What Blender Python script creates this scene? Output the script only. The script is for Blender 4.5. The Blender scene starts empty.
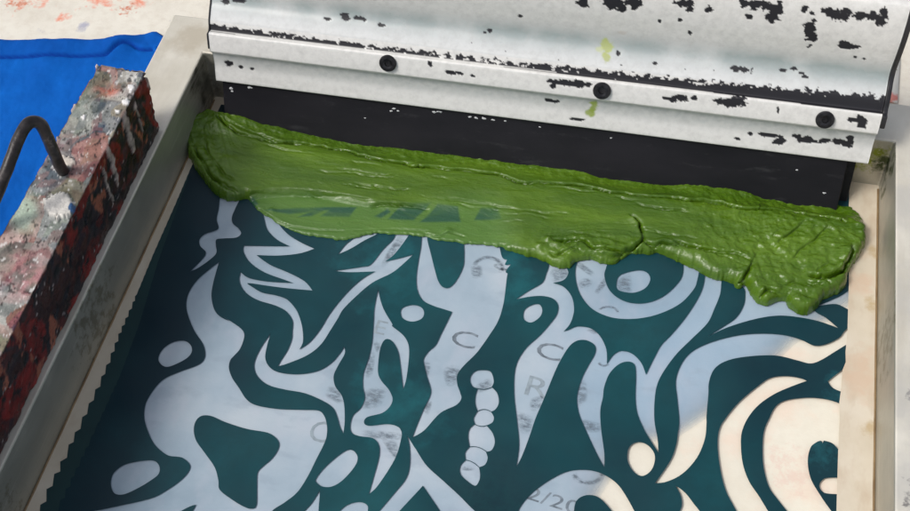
import bpy, math, random
import numpy as np
from mathutils import Vector, noise, geometry, Matrix
random.seed(7)
C = bpy.context.scene.collection
RAD = math.radians
# ------------------------------------------------------------------ camera model
RV = Vector((0.639760404545225, 0.10572141236333636, 0.1945532801851583))
CAM = Vector((0.2793118628646559, -0.48577844915854956, 0.5375196705111933))
F = 1215.950143077466
ROT = Matrix.Rotation(RV.length, 3, RV.normalized())
W = 0.4; H = 0.037; M = 0.0294
TZ = -0.0015                      # table surface
def ray(x, y): return (ROT @ Vector(((x-455)/F, -(y-255.5)/F, -1)))
def at(x, y, z=0.0):
    d = ray(x, y); t = (z-CAM.z)/d.z
    return CAM + d*t
def on_plane(x, y, o, n):
    d = ray(x, y); t = n.dot(o-CAM)/n.dot(d)
    return CAM + d*t
RI = np.array(ROT).T
def proj_np(P):
    q = (np.asarray(P)-np.array(CAM)) @ RI.T
    return np.stack([455+F*q[:,0]/-q[:,2], 255.5-F*q[:,1]/-q[:,2]], 1)
# ------------------------------------------------------------------ helpers
def mesh_obj(name, verts, faces, mat, parent=None, smooth=False, cols=None, attr=None):
    me = bpy.data.meshes.new(name)
    me.from_pydata([tuple(v) for v in verts], [], [tuple(int(i) for i in f) for f in faces])
    me.update()
    if smooth: me.polygons.foreach_set('use_smooth', [True]*len(me.polygons))
    if cols is not None:
        a = me.color_attributes.new('Col', 'FLOAT_COLOR', 'POINT')
        c = np.ones((len(verts), 4), np.float32); c[:, :3] = cols
        a.data.foreach_set('color', c.ravel())
    if attr:
        for k, v in attr.items():
            a = me.attributes.new(k, 'FLOAT', 'POINT'); a.data.foreach_set('value', np.asarray(v, np.float32))
    me.materials.append(getattr(mat, 'm', mat))
    o = bpy.data.objects.new(name, me); C.objects.link(o)
    if parent: o.parent = parent
    return o
def tag(o, label=None, cat=None, group=None, kind=None):
    if label: o['label'] = label
    if cat: o['category'] = cat
    if group: o['group'] = group
    if kind: o['kind'] = kind
    return o
def empty(name, label, cat):
    o = bpy.data.objects.new(name, None); C.objects.link(o); o.empty_display_size = .02
    return tag(o, label, cat)
def bevel(o, w, seg=2):
    m = o.modifiers.new('bevel', 'BEVEL'); m.width = w; m.segments = seg; m.limit_method = 'ANGLE'
    o.data.polygons.foreach_set('use_smooth', [True]*len(o.data.polygons))
    w_ = o.modifiers.new('wn', 'WEIGHTED_NORMAL'); w_.keep_sharp = True
    return o
def fbm(x, y, z=0., o=4):
    return noise.fractal(Vector((x, y, z)), 0.9, 2.1, o)
def catmull(pts, n=5, closed=True):
    """pts: (x,y) or (x,y,'c') for a sharp corner"""
    P = [np.array(p[:2], float) for p in pts]; K = [len(p) > 2 for p in pts]; N = len(P); out = []
    for i in range(N if closed else N-1):
        p1 = P[i]; p2 = P[(i+1) % N]
        p0 = P[i-1] if (closed or i > 0) else p1
        p3 = P[(i+2) % N] if (closed or i+2 < N) else p2
        if K[i]: p0 = p1
        if K[(i+1) % N]: p3 = p2
        for k in range(n):
            t = k/n
            out.append(.5*((2*p1)+(-p0+p2)*t+(2*p0-5*p1+4*p2-p3)*t*t+(-p0+3*p1-3*p2+p3)*t**3))
    if not closed: out.append(P[-1])
    return [tuple(p) for p in out]
def inside(px, py, poly):
    """vectorised even-odd test"""
    px = np.asarray(px); py = np.asarray(py); c = np.zeros(px.shape, bool)
    q = np.asarray(poly)[:, :2]; n = len(q)
    for i in range(n):
        x1, y1 = q[i]; x2, y2 = q[(i+1) % n]
        if y1 == y2: continue
        m = ((y1 > py) != (y2 > py)) & (px < (x2-x1)*(py-y1)/(y2-y1)+x1)
        c ^= m
    return c
def dist_poly(px, py, line, closed=False):
    q = np.asarray(line, float)[:, :2]
    best = np.full(px.shape, 1e9); bx = np.zeros(px.shape); by = np.zeros(px.shape); sg = np.zeros(px.shape)
    n = len(q)
    for i in range(n if closed else n-1):
        a = q[i]; b = q[(i+1) % n]; d = b-a; L = d@d
        if L == 0: continue
        t = np.clip(((px-a[0])*d[0]+(py-a[1])*d[1])/L, 0, 1)
        cx = a[0]+t*d[0]; cy = a[1]+t*d[1]
        r = np.hypot(px-cx, py-cy); m = r < best
        best = np.where(m, r, best); bx = np.where(m, cx, bx); by = np.where(m, cy, by)
        sg = np.where(m, np.sign(d[0]*(py-a[1])-d[1]*(px-a[0])), sg)
    return best, bx, by, sg
def sstep(a, b, x):
    t = np.clip((x-a)/(b-a), 0, 1); return t*t*(3-2*t)
# ------------------------------------------------------------------ materials
class Mat:
    def __init__(s, name, rough=.5, metal=0., spec=.5, coat=0.):
        s.m = bpy.data.materials.new(name); s.m.use_nodes = True
        s.t = s.m.node_tree; s.b = s.t.nodes['Principled BSDF']
        s.b.inputs['Roughness'].default_value = rough; s.b.inputs['Metallic'].default_value = metal
        s.b.inputs['Specular IOR Level'].default_value = spec
        if coat: s.b.inputs['Coat Weight'].default_value = coat; s.b.inputs['Coat Roughness'].default_value = .12
        s.tc = s.t.nodes.new('ShaderNodeTexCoord')
    def n(s, ty, **k):
        x = s.t.nodes.new(ty)
        for a, v in k.items(): setattr(x, a, v)
        return x
    def l(s, a, b): s.t.links.new(a, b)
    def coord(s, scale=(1, 1, 1), loc=(0, 0, 0)):
        mp = s.n('ShaderNodeMapping'); s.l(s.tc.outputs['Object'], mp.inputs[0])
        mp.inputs['Scale'].default_value = scale; mp.inputs['Location'].default_value = loc
        return mp.outputs[0]
    def noise(s, scale, detail=5, rough=.6, stretch=(1, 1, 1), loc=(0, 0, 0), dist=0):
        x = s.n('ShaderNodeTexNoise'); x.inputs['Scale'].default_value = scale; x.inputs['Detail'].default_value = detail
        x.inputs['Roughness'].default_value = rough; x.inputs['Distortion'].default_value = dist
        s.l(s.coord(stretch, loc), x.inputs['Vector']); return x.outputs['Fac']
    def ramp(s, f, stops):
        r = s.n('ShaderNodeValToRGB'); e = r.color_ramp.elements
        while len(e) < len(stops): e.new(.5)
        for i, (p, c) in enumerate(stops):
            e[i].position = p; e[i].color = (*c, 1) if not isinstance(c, (int, float)) else (c, c, c, 1)
        s.l(f, r.inputs[0]); return r.outputs[0]
    def mix(s, f, a, b, mode='MIX'):
        x = s.n('ShaderNodeMix', data_type='RGBA', blend_type=mode)
        for v, i in ((f, 0), (a, 6), (b, 7)):
            if hasattr(v, 'is_linked'): s.l(v, x.inputs[i])
            elif i == 0: x.inputs[0].default_value = v
            else: x.inputs[i].default_value = (*v, 1)
        return x.outputs[2]
    def math(s, op, a, b=0.):
        x = s.n('ShaderNodeMath', operation=op)
        for v, i in ((a, 0), (b, 1)):
            if hasattr(v, 'is_linked'): s.l(v, x.inputs[i])
            else: x.inputs[i].default_value = v
        return x.outputs[0]
    def color(s, v):
        if hasattr(v, 'is_linked'): s.l(v, s.b.inputs['Base Color'])
        else: s.b.inputs['Base Color'].default_value = (*v, 1)
    def bump(s, f, strength=.3, dist=.001):
        x = s.n('ShaderNodeBump'); x.inputs['Strength'].default_value = strength; x.inputs['Distance'].default_value = dist
        s.l(f, x.inputs['Height']); s.l(x.outputs[0], s.b.inputs['Normal'])
    def near(s, p, r, soft=.5):
        """1 within r of p (object space), falling to 0"""
        v = s.n('ShaderNodeVectorMath', operation='DISTANCE'); s.l(s.tc.outputs['Object'], v.inputs[0]); v.inputs[1].default_value = p
        mr = s.n('ShaderNodeMapRange'); s.l(v.outputs['Value'], mr.inputs[0])
        mr.inputs[1].default_value = r*(1-soft); mr.inputs[2].default_value = r; mr.inputs[3].default_value = 1; mr.inputs[4].default_value = 0
        return mr.outputs[0]
    def splat(s, base, spots, col, scale=120, thr=.55, width=.04, loc=(0, 0, 0), alpha=1.):
        """ragged stains of real colour gathered round the given spots"""
        n_ = s.noise(scale, 6, .65, loc=loc); tot = None
        for p, r in spots:
            k = s.near(p, r, .8); tot = k if tot is None else s.math('MAXIMUM', tot, k)
        v = s.math('MULTIPLY', s.math('ADD', n_, s.math('MULTIPLY', s.math('SUBTRACT', tot, 1.), .35)), 1.)
        f = s.ramp(v, [(thr-width, 0.), (thr+width, alpha)])
        return s.mix(f, base, col)
def V3(v): return (v[0], v[1], v[2])

# ------------------------------------------------------------------ materials: setting
mt = Mat('table_paint', .75)
a = mt.ramp(mt.noise(14, 6), [(.3, (.66, .61, .52)), (.5, (.75, .71, .62)), (.72, (.82, .79, .70))])
a = mt.mix(mt.ramp(mt.noise(180, 4), [(.45, 0.), (.7, .25)]), a, (.50, .42, .33))
T = lambda x, y: V3(at(x, y, TZ))
a = mt.splat(a, [(T(30, -6), .035), (T(100, -4), .03), (T(140, 0), .02), (T(62, 18), .012), (T(520, -40), .05)], (.80, .30, .20), 120, .52, .10)
a = mt.splat(a, [(T(128, 8), .02), (T(18, 2), .02)], (.62, .25, .16), 260, .52, .06, (3, 1, 0))
a = mt.splat(a, [(T(82, 27), .008)], (.22, .24, .42), 90, .40, .1, (5, 1, 0), .6)
a = mt.splat(a, [(T(760, 395), .07), (T(740, 440), .06), (T(725, 420), .05), (T(790, 480), .05)], (.80, .50, .38), 44, .50, .10, (1, 7, 0), .6)
a = mt.splat(a, [(T(786, 468), .03), (T(800, 472), .03), (T(770, 466), .02)], (.66, .25, .22), 190, .50, .08, (1, 2, 0), .5)
a = mt.mix(mt.math('MULTIPLY', mt.near(T(760, 450), .13, .6), .55), a, (.84, .79, .66))
mt.color(a); mt.bump(mt.noise(220, 5), .25, .0006)
o = mesh_obj('table', [(-3, -3, TZ), (3, -3, TZ), (3, 3, TZ), (-3, 3, TZ)], [(0, 1, 2, 3)], mt.m)
tag(o, kind='structure', label='cream painted work table with red splatters', cat=None)

# ------------------------------------------------------------------ screen frame
frame = empty('screen_frame', 'aluminium screen printing frame with dark teal stencil, lying on the table', 'screen frame')
ma = Mat('worn_aluminium', .36, .62)
a = ma.ramp(ma.noise(9, 5, .6), [(.3, (.36, .35, .30)), (.55, (.45, .44, .385)), (.75, (.54, .53, .47))])
a = ma.mix(ma.ramp(ma.noise(60, 6, .7, (1, .25, 3)), [(.52, 0.), (.76, .3)]), a, (.34, .33, .27))
# green ink rubbed on the inside back corner
G = [(V3((.389+.006*i, 0, .014+.003*i)), .012) for i in range(2)]
a = ma.splat(a, [((.382, 0, .013), .010), ((.388, 0, .018), .013), ((.394, 0, .026), .012)], (.22, .27, .02), 150, .42, .08)
a = ma.splat(a, [((.399, 0, .02), .02), ((.399, -.012, .012), .02), ((.399, -.012, .03), .02)], (.06, .08, .03), 120, .50, .07, (2, 2, 2))
a = ma.splat(a, [((0, -.012, .03), .03), ((0, -.01, .01), .03)], (.07, .07, .055), 60, .45, .12, (2, 2, 7))
a = ma.mix(ma.ramp(ma.noise(420, 3, .6, (1, .03, 1.2), (4, 1, 2)), [(.60, 0.), (.68, .5)]), a, (.58, .57, .53))
a = ma.splat(a, [((0, -.18, .02), .06), ((0, -.30, .015), .05), ((W, -.12, .02), .05), ((W, -.25, .01), .04)], (.20, .18, .12), 150, .50, .06, (7, 7, 7), .7)
ma.color(a); ma.bump(ma.noise(500, 4, .6, (1, .06, 1)), .30, .0005)
ma.l(ma.ramp(ma.noise(40, 4), [(.3, .28), (.7, .5)]), ma.b.inputs['Roughness'])

mtop = Mat('frame_top_residue', .55, .1)
a = mtop.ramp(mtop.noise(22, 6, .6), [(.3, (.55, .52, .44)), (.6, (.70, .67, .59)), (.8, (.78, .75, .68))])
a = mtop.mix(mtop.ramp(mtop.noise(70, 6, .6, (1, .25, 1)), [(.45, 0.), (.7, .5)]), a, (.46, .42, .34))
a = mtop.splat(a, [((-.013, .012, H), .03), ((.005, .015, H), .03)], (.47, .42, .33), 30, .38, .1, (0, 0, 0), .8)
spots = [(V3(at(912, y, H)), .010) for y in (395, 480, 500)]
a = mtop.splat(a, spots, (.05, .04, .045), 230, .50, .05)
a = mtop.splat(a, [(V3(at(905, y, H)), .03) for y in (200, 300, 400, 480)], (.50, .49, .46), 45, .40, .14, (4, 1, 1), .6)
mtop.color(a); mtop.bump(mtop.noise(300, 4, .6, (1, .3, 1)), .25, .0005)

YB = -.56; bz = TZ+.0002
plan = [(0, YB), (0, 0), (W, 0), (W, YB), (W+M, YB), (W+M, M), (-M, M), (-M, YB)]
n = len(plan); V = [(x, y, bz) for x, y in plan]+[(x, y, H) for x, y in plan]
Fs = [(i, (i+1) % n, n+(i+1) % n, n+i) for i in range(n)]
Fs += [(n+0, n+1, n+6, n+7), (n+1, n+2, n+5, n+6), (n+2, n+3, n+4, n+5)]
Fs = [f[::-1] for f in Fs]
o = mesh_obj('rails', V, Fs, ma.m, frame)
o.data.materials.append(mtop.m)
for k in (-1, -2, -3): o.data.polygons[len(Fs)+k].material_index = 1
bevel(o, .0014, 4); o['label'] = 'welded aluminium rails with paint residue on top'
# ------------------------------------------------------------------ stencil outlines, in photo pixels
def Z(x0, y0, pts, s=3.783): return [((x0+p[0]/s), (y0+p[1]/s)) + tuple(p[2:]) for p in pts]
R2 = (130, 190); R3 = (330, 210); R4 = (500, 210); R5 = (670, 220); Q1 = (120, 310); Q2 = (120, 376); R6 = (0, 376)
S1 = (300, 310); S2 = (300, 376); S3 = (480, 310); S4 = (480, 376); S5 = (670, 310); S6 = (670, 376)
c = 'c'
openings = []; islands = []
def op(*segs):
    pts = []
    for org, p in segs: pts += Z(org[0], org[1], p)
    openings.append(catmull(pts))
def isl(*segs):
    pts = []
    for org, p in segs: pts += Z(org[0], org[1], p)
    islands.append(catmull(pts))
op((R2, [(350, 10), (335, 75), (328, 110), (335, 143), (318, 155), (285, 166), (263, 187), (266, 212), (287, 235), (275, 260), (228, 308, c), (262, 292), (310, 257), (327, 236), (325, 208), (327, 187), (355, 183), (400, 180), (420, 165), (410, 145), (388, 125), (386, 100), (398, 70), (420, 10)]))
op((R2, [(337, 272, c), (300, 300), (255, 340), (222, 390), (213, 440), (225, 490)]),
   (Q1, [(285, 85), (312, 125), (322, 160), (316, 190), (288, 211), (230, 232), (165, 262), (125, 305), (97, 355), (92, 410), (108, 465)]),
   (Q2, [(130, 258), (160, 287), (187, 302), (232, 308), (262, 332), (262, 356), (235, 390), (180, 430), (110, 465)]),
   (R6, [(400, 502), (330, 520)]), (Q2, [(-120, 560), (560, 560, c), (575, 511), (620, 480), (670, 440), (710, 380), (745, 310), (768, 265), (781, 230), (783, 190), (773, 152), (750, 131), (690, 128), (600, 125), (520, 112), (480, 90), (450, 45)]),
   (Q1, [(425, 258), (412, 220), (417, 190), (432, 172), (455, 145), (470, 100), (462, 75), (430, 50), (390, 25)]),
   (R2, [(375, 495), (340, 478), (318, 450), (308, 400), (314, 355), (327, 305)]))
isl((Q2, [(300, 155), (340, 150), (400, 175), (480, 200), (560, 215), (597, 243), (600, 272), (575, 312), (532, 350), (519, 372), (518, 430), (516, 488), (500, 502), (470, 495), (420, 465), (377, 430), (372, 395), (358, 345), (320, 290), (286, 240), (280, 190)]))
isl((Q2, [(288, 487, c), (265, 493), (225, 515), (200, 545), (255, 545), (275, 510)]))
op((Q1, [(145, 182), (163, 147), (200, 122), (240, 116), (265, 130), (272, 155), (255, 180), (215, 203), (178, 215), (155, 205)]))
op((R6, [(420, 395), (432, 365), (470, 336), (530, 322), (580, 320), (602, 340), (600, 370), (570, 395), (520, 425), (470, 447), (437, 446), (422, 425)]))
op((R2, [(500, 70), (508, 110), (520, 150), (555, 187), (605, 213, c), (430, 211, c), (430, 235), (455, 275), (510, 312), (580, 338), (618, 352, c), (520, 346), (450, 333), (418, 310, c), (414, 345), (435, 385), (480, 415), (550, 437), (592, 460), (615, 495)]),
   (Q1, [(652, 80), (650, 110), (635, 150), (610, 190), (597, 213, c), (640, 200), (710, 170), (760, 130), (800, 70), (825, 30)]),
   (R3, [(50, 375), (100, 325), (160, 275), (230, 240), (270, 210), (315, 168, c), (265, 182), (208, 195, c), (250, 160), (310, 70), (260, 70), (240, 110), (200, 150), (155, 205), (120, 215), (18, 230, c), (70, 235), (150, 233), (172, 232, c), (130, 255), (85, 292), (40, 340)]),
   (Q1, [(790, 20), (760, 70), (720, 120), (678, 150, c), (692, 120), (690, 70), (680, 30)]),
   (R2, [(628, 452), (595, 415), (550, 398), (500, 388), (460, 365), (447, 352), (520, 362), (600, 372), (690, 380, c), (660, 345), (600, 313), (530, 283), (478, 246, c), (560, 248), (640, 240), (697, 222, c), (640, 195), (595, 165), (560, 125), (530, 70)]))
op((R3, [(30, 168, c), (60, 130), (100, 100), (130, 78), (200, 70), (175, 92), (130, 115), (80, 145)]))
op((Q1, [(570, 88, c), (535, 140), (512, 187), (508, 220), (522, 253), (560, 283), (620, 300), (700, 315), (770, 345), (807, 372), (822, 405), (832, 440), (845, 468, c), (850, 420), (848, 360), (838, 322), (815, 290), (808, 250), (825, 210), (850, 165), (848, 138, c), (835, 160), (800, 200), (750, 230), (680, 243), (610, 238), (570, 220), (550, 185), (555, 140)]))
op((R3, [(182, 300, c), (168, 370), (165, 420), (162, 470)]),
   (S1, [(271, 132), (260, 180), (240, 240), (238, 290), (245, 330), (230, 370), (200, 400), (190, 440), (197, 465), (225, 477)]),
   (S2, [(275, 235), (298, 260), (300, 300), (285, 360), (260, 447, c), (290, 420), (335, 355), (365, 300), (382, 240), (384, 212), (370, 192), (330, 182), (260, 188), (242, 175), (255, 155), (310, 140), (340, 115), (350, 85)]),
   (S1, [(335, 300), (308, 268), (295, 235), (298, 180), (305, 140), (318, 115), (335, 110), (355, 125), (372, 160), (380, 210), (390, 300, c), (402, 260), (412, 180), (410, 130), (390, 95), (350, 62)]),
   (R3, [(235, 430), (208, 385), (192, 345)]))
op((R3, [(267, 390), (275, 370), (311, 359), (345, 368), (356, 390), (345, 412), (311, 422), (278, 412)]))
op((R3, [(350, 50), (345, 130), (335, 190), (327, 250), (330, 300), (350, 340), (385, 360), (430, 375), (462, 385, c), (445, 420), (420, 470)]),
   (S1, [(513, 133), (488, 155), (470, 180), (468, 200), (480, 250), (495, 300), (490, 330), (470, 370), (445, 430), (425, 482, c), (470, 455), (530, 390), (590, 360), (610, 335), (605, 310), (595, 280), (595, 245), (620, 210), (670, 160), (720, 90), (750, 40)]),
   (R3, [(655, 360), (664, 300), (668, 262), (672, 240, c), (665, 232), (684, 205, c), (662, 207), (670, 188, c), (652, 180), (640, 135), (620, 50), (512, 50), (508, 160), (505, 210), (482, 260), (455, 291), (430, 293), (410, 270), (395, 220), (380, 160), (368, 110), (365, 50)]))
op((S2, [(405, 225, c), (415, 270), (415, 340), (400, 390), (360, 440), (300, 511), (260, 560, c), (330, 560, c), (465, 415, c), (530, 511), (560, 560, c), (720, 560, c), (655, 505), (600, 450), (540, 395), (480, 340), (440, 280)]))
op((S2, [(60, 390), (90, 350), (140, 305), (180, 280), (205, 285), (218, 310), (205, 345), (160, 395), (120, 418), (85, 418), (65, 405)]))
op((S2, [(75, 432, c), (45, 480), (15, 515), (0, 550), (60, 550), (72, 480)]))
op((S2, [(140, 525), (175, 490), (220, 477), (250, 485), (257, 505), (240, 550), (150, 550)]))
bead = [(643, 10), (660, -16), (690, -22), (722, -15), (733, 20), (725, 42, c), (746, 65), (752, 100), (740, 125), (722, 135, c), (733, 155), (728, 175), (705, 187, c), (728, 215), (737, 250), (725, 280), (703, 287, c), (710, 310), (700, 335), (677, 345, c), (681, 370), (678, 395), (662, 415), (630, 395), (607, 370), (607, 340), (627, 318, c), (625, 290), (642, 268, c), (636, 230), (642, 200), (662, 182, c), (657, 160), (672, 133, c), (663, 105), (664, 75), (672, 47, c), (652, 38)]
op((S2, bead))
op((R4, [(175, 150), (185, 205), (175, 240), (160, 275), (110, 305), (60, 338, c), (110, 328), (160, 325), (200, 335), (220, 360), (215, 395), (190, 430), (150, 475)]),
   (S3, [(186, 132), (162, 160), (140, 200), (130, 250), (130, 330), (140, 420)]),
   (S4, [(148, 260), (138, 342, c), (160, 300), (190, 220), (210, 160), (240, 90)]),
   (S3, [(285, 230), (310, 180), (340, 135), (370, 115), (405, 115), (435, 135), (435, 165), (410, 210), (385, 260), (368, 320), (370, 370), (385, 420)]),
   (S4, [(440, 290), (470, 345, c), (470, 290), (458, 200), (455, 130), (465, 80)]),
   (S3, [(470, 290), (490, 240), (525, 205), (560, 195), (585, 207), (590, 250), (588, 330), (595, 390), (620, 450)]),
   (S4, [(640, 235), (675, 290, c), (672, 240), (660, 170), (660, 100)]),
   (S3, [(668, 290), (690, 240), (740, 170), (800, 110), (860, 50)]),
   (R4, [(809, 378), (832, 320), (838, 270), (850, 180), (775, 180), (775, 250), (765, 300), (740, 350), (700, 410), (650, 470)]),
   (S3, [(686, 133), (660, 180), (640, 220), (628, 245, c), (610, 200), (575, 165), (535, 155), (505, 170), (480, 205, c), (478, 150), (455, 100), (420, 70), (370, 62), (335, 75)]),
   (R4, [(240, 460, c), (262, 435), (275, 405), (280, 370), (270, 325), (240, 290), (200, 276, c), (240, 265), (258, 240), (252, 215), (240, 150)]))
op((R4, [(88, 400), (95, 375), (125, 358), (150, 358), (160, 380), (150, 405), (120, 425), (95, 418)]))
op((R4, [(320, 150), (295, 190), (285, 230), (290, 280), (310, 330), (350, 375), (410, 403), (470, 412), (540, 408), (610, 390), (680, 355), (725, 310), (745, 270), (755, 180), (700, 160), (692, 240), (670, 280), (620, 325), (560, 350), (500, 352), (450, 335), (412, 300), (395, 250), (402, 215), (420, 150)]))
op((R4, [(440, 280), (450, 250), (485, 235), (530, 228), (560, 240), (568, 265), (550, 295), (510, 312), (470, 310), (445, 300)]))
op((R5, [(140, 442, c), (200, 405), (250, 370), (280, 320), (285, 270), (285, 230), (500, 230), (540, 335), (590, 370), (635, 408, c), (560, 382), (470, 365), (400, 362), (320, 375), (220, 405)]))
op((R5, [(560, 325, c), (640, 290), (690, 265), (690, 340), (630, 318)]))
op((R5, [(720, 370, c), (665, 415), (640, 445), (590, 470), (545, 475), (500, 455), (440, 437), (360, 430), (270, 435), (180, 455), (110, 482)]),
   (S5, [(68, 171), (38, 215), (22, 270), (28, 340), (35, 420)]),
   (S4, [(748, 220), (742, 260), (720, 320), (662, 405, c), (705, 400), (765, 370), (820, 310), (850, 240)]),
   (S5, [(138, 430), (138, 400), (145, 320), (148, 270), (170, 220), (220, 190), (300, 175), (400, 172), (480, 190), (530, 202), (570, 190), (620, 160), (700, 110, c)]))
op((S4, [(558, 290), (570, 262), (600, 250), (635, 262), (660, 295), (658, 335), (640, 365), (610, 378), (580, 360), (560, 325)]))
op((S5, [(518, 268, c), (470, 285), (400, 315), (340, 355), (300, 400), (275, 450)]),
   (S6, [(268, 250), (275, 330), (300, 400), (340, 460), (400, 560, c), (280, 560, c), (240, 490), (210, 430), (190, 350), (180, 260), (187, 200), (210, 160), (260, 100), (330, 40)]),
   (S5, [(380, 257), (440, 250), (490, 257)]))
op((S6, [(720, 150, c), (650, 108), (590, 88), (520, 82), (440, 92), (400, 115), (375, 160), (355, 210), (350, 280), (355, 350), (375, 420), (410, 470), (450, 520), (480, 560, c), (660, 560, c), (610, 510), (555, 430), (530, 380), (521, 320), (532, 270), (555, 250), (572, 245), (577, 255, c), (582, 244, c), (615, 255), (650, 290), (720, 340, c)]))
op((S6, [(565, 415), (575, 395), (600, 385), (690, 385, c), (690, 448, c), (600, 445), (575, 435)]))
op((S5, [(597, 270, c), (640, 235), (720, 180, c), (720, 330, c), (625, 300)]))
op((S6, [(20, 415, c), (40, 450), (45, 490), (30, 550), (130, 550), (80, 470), (50, 435)]))
op((S4, [(140, 550, c), (150, 500), (200, 440), (270, 390), (330, 362), (390, 355), (450, 365), (510, 400), (550, 450), (605, 550, c), (525, 550, c), (490, 500), (450, 460), (410, 450), (375, 462), (358, 490), (355, 550, c)]))
def arc(p, bow, w_=.35):
    (x0, y0), (x1, y1) = [(300+a_/3.783, 376+b_/3.783) for a_, b_ in p]; up_ = []; dn_ = []
    for i in range(9):
        t = i/8; x = x0+(x1-x0)*t; y = y0+(y1-y0)*t+bow*4*t*(1-t); up_.append((x, y-w_)); dn_.append((x, y+w_))
    islands.append(up_+dn_[::-1])
for p, bow in (([(672, 47), (725, 42)], 1.5), ([(672, 133), (722, 135)], -2), ([(660, 182), (707, 187)], 1.5), ([(642, 268), (705, 286)], -2.), ([(627, 318), (677, 345)], -1.5)): arc(p, bow)
openings = [[tuple(at(x, y, 0)[:2]) for x, y in p] for p in openings]
islands = [[tuple(at(x, y, 0)[:2]) for x, y in p] for p in islands]
# outer edges of the emulsion: serrated on the left, straight on the right
lin = [(190, 170), (176, 203), (153, 255), (132, 306), (119.5, 334), (105.7, 370), (99, 385), (87, 411), (77, 432), (66, 454), (56, 475), (45, 497), (38, 520), (10, 580)]
def serr(line, y0, amp0, amp1, seed=3, per0=7, per1=20):
    """toothed edge: steep on one flank, as a scoop coater leaves it"""
    rnd = random.Random(seed); out = []
    q = np.array(line, float); d = np.hypot(*np.diff(q, axis=0).T); cum = np.r_[0, np.cumsum(d)]
    s = 0
    while s < cum[-1]:
        x = np.interp(s, cum, q[:, 0]); y = np.interp(s, cum, q[:, 1])
        k = min(max((y-y0)/(510-y0), 0), 1); a_ = (amp0+(amp1-amp0)*k) if y > y0 else .25
        per = (per0+(per1-per0)*k)*rnd.uniform(.75, 1.25)
        out.append((x-a_*.5, y-a_*.15)); 
        s2 = s+per*.7; x = np.interp(s2, cum, q[:, 0]); y = np.interp(s2, cum, q[:, 1]); out.append((x+a_*.6*rnd.uniform(.7, 1.2), y+a_*.2))
        s += per
    return out
left = serr(lin, 292, 1.6, 4.2)
left2 = serr([(189, 176), (158, 262), (139, 325), (120, 376), (92.5, 436), (62, 500), (25, 580)], 380, .6, 3.0, 5, 9, 16)
right = [(848.8, 205), (848.8, 285), (848, 310), (847.5, 330), (845.5, 352), (845.8, 362), (842.5, 370), (841, 390), (839.3, 402), (839.5, 420), (838.2, 450), (837.3, 480), (836.4, 511), (834, 560), (832, 640)]
toW = lambda L: [tuple(at(x, y, 0)[:2]) for x, y in L]
left = toW(left); left2 = toW(left2); right = toW(right)
YF = -.50
outer = [(.006, -.006)]+left+[(left[-1][0], YF), (right[-1][0], YF)]+right[::-1]+[(right[0][0], -.006)]
def cdt_region(polys, test, z=0.0, step=.004, box=None):
    vs = []; es = []
    for p in polys:
        b = len(vs); n = len(p); vs += [Vector(q) for q in p]; es += [(b+i, b+(i+1) % n) for i in range(n)]
    r = geometry.delaunay_2d_cdt(vs, es, [], 0, 1e-6)
    V = np.array([tuple(v) for v in r[0]]); Fc = np.array([f for f in r[2]])
    cen = V[Fc].mean(1); keep = test(cen[:, 0], cen[:, 1]); Fc = Fc[keep]
    # drop slivers, orient up
    A = V[Fc[:, 0]]; B = V[Fc[:, 1]]; Cc = V[Fc[:, 2]]
    ar = (B[:, 0]-A[:, 0])*(Cc[:, 1]-A[:, 1])-(B[:, 1]-A[:, 1])*(Cc[:, 0]-A[:, 0])
    Fc = np.where((ar < 0)[:, None], Fc[:, ::-1], Fc)[np.abs(ar) > 1e-12]
    return [(x, y, z) for x, y in V], Fc
def t_em(x, y):
    i = inside(x, y, outer); h = np.zeros(x.shape, bool)
    for p in openings: h |= inside(x, y, p)
    for p in islands: h &= ~inside(x, y, p)
    return i & ~h
strip = left+[(left[-1][0], YF)]+[(left2[-1][0], YF)]+left2[::-1]
me_ = Mat('emulsion', .42, 0, .35)
a = me_.ramp(me_.noise(9, 4, .5, loc=(.3, .2, 0)), [(.30, (.003, .022, .032)), (.45, (.005, .044, .058)), (.62, (.007, .085, .10)), (.75, (.010, .12, .14))])
b_ = me_.ramp(me_.noise(190, 6, .8), [(.35, 0.), (.7, .6)])
a = me_.mix(b_, a, (.006, .055, .062))
# shading painted into the teal: dark along the left, lighter mid-screen, darker right
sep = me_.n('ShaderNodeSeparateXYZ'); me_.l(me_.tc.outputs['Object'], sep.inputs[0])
thick = me_.ramp(sep.outputs[0], [(0.0, 1.), (.035, 1.), (.11, .35), (.17, 0.), (.24, .1), (.30, .45), (.40, .65)])  # amount of painted shade across the screen
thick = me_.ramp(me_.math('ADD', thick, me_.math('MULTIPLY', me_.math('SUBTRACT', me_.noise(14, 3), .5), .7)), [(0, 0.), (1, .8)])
a = me_.mix(thick, a, (.003, .015, .028))
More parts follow.
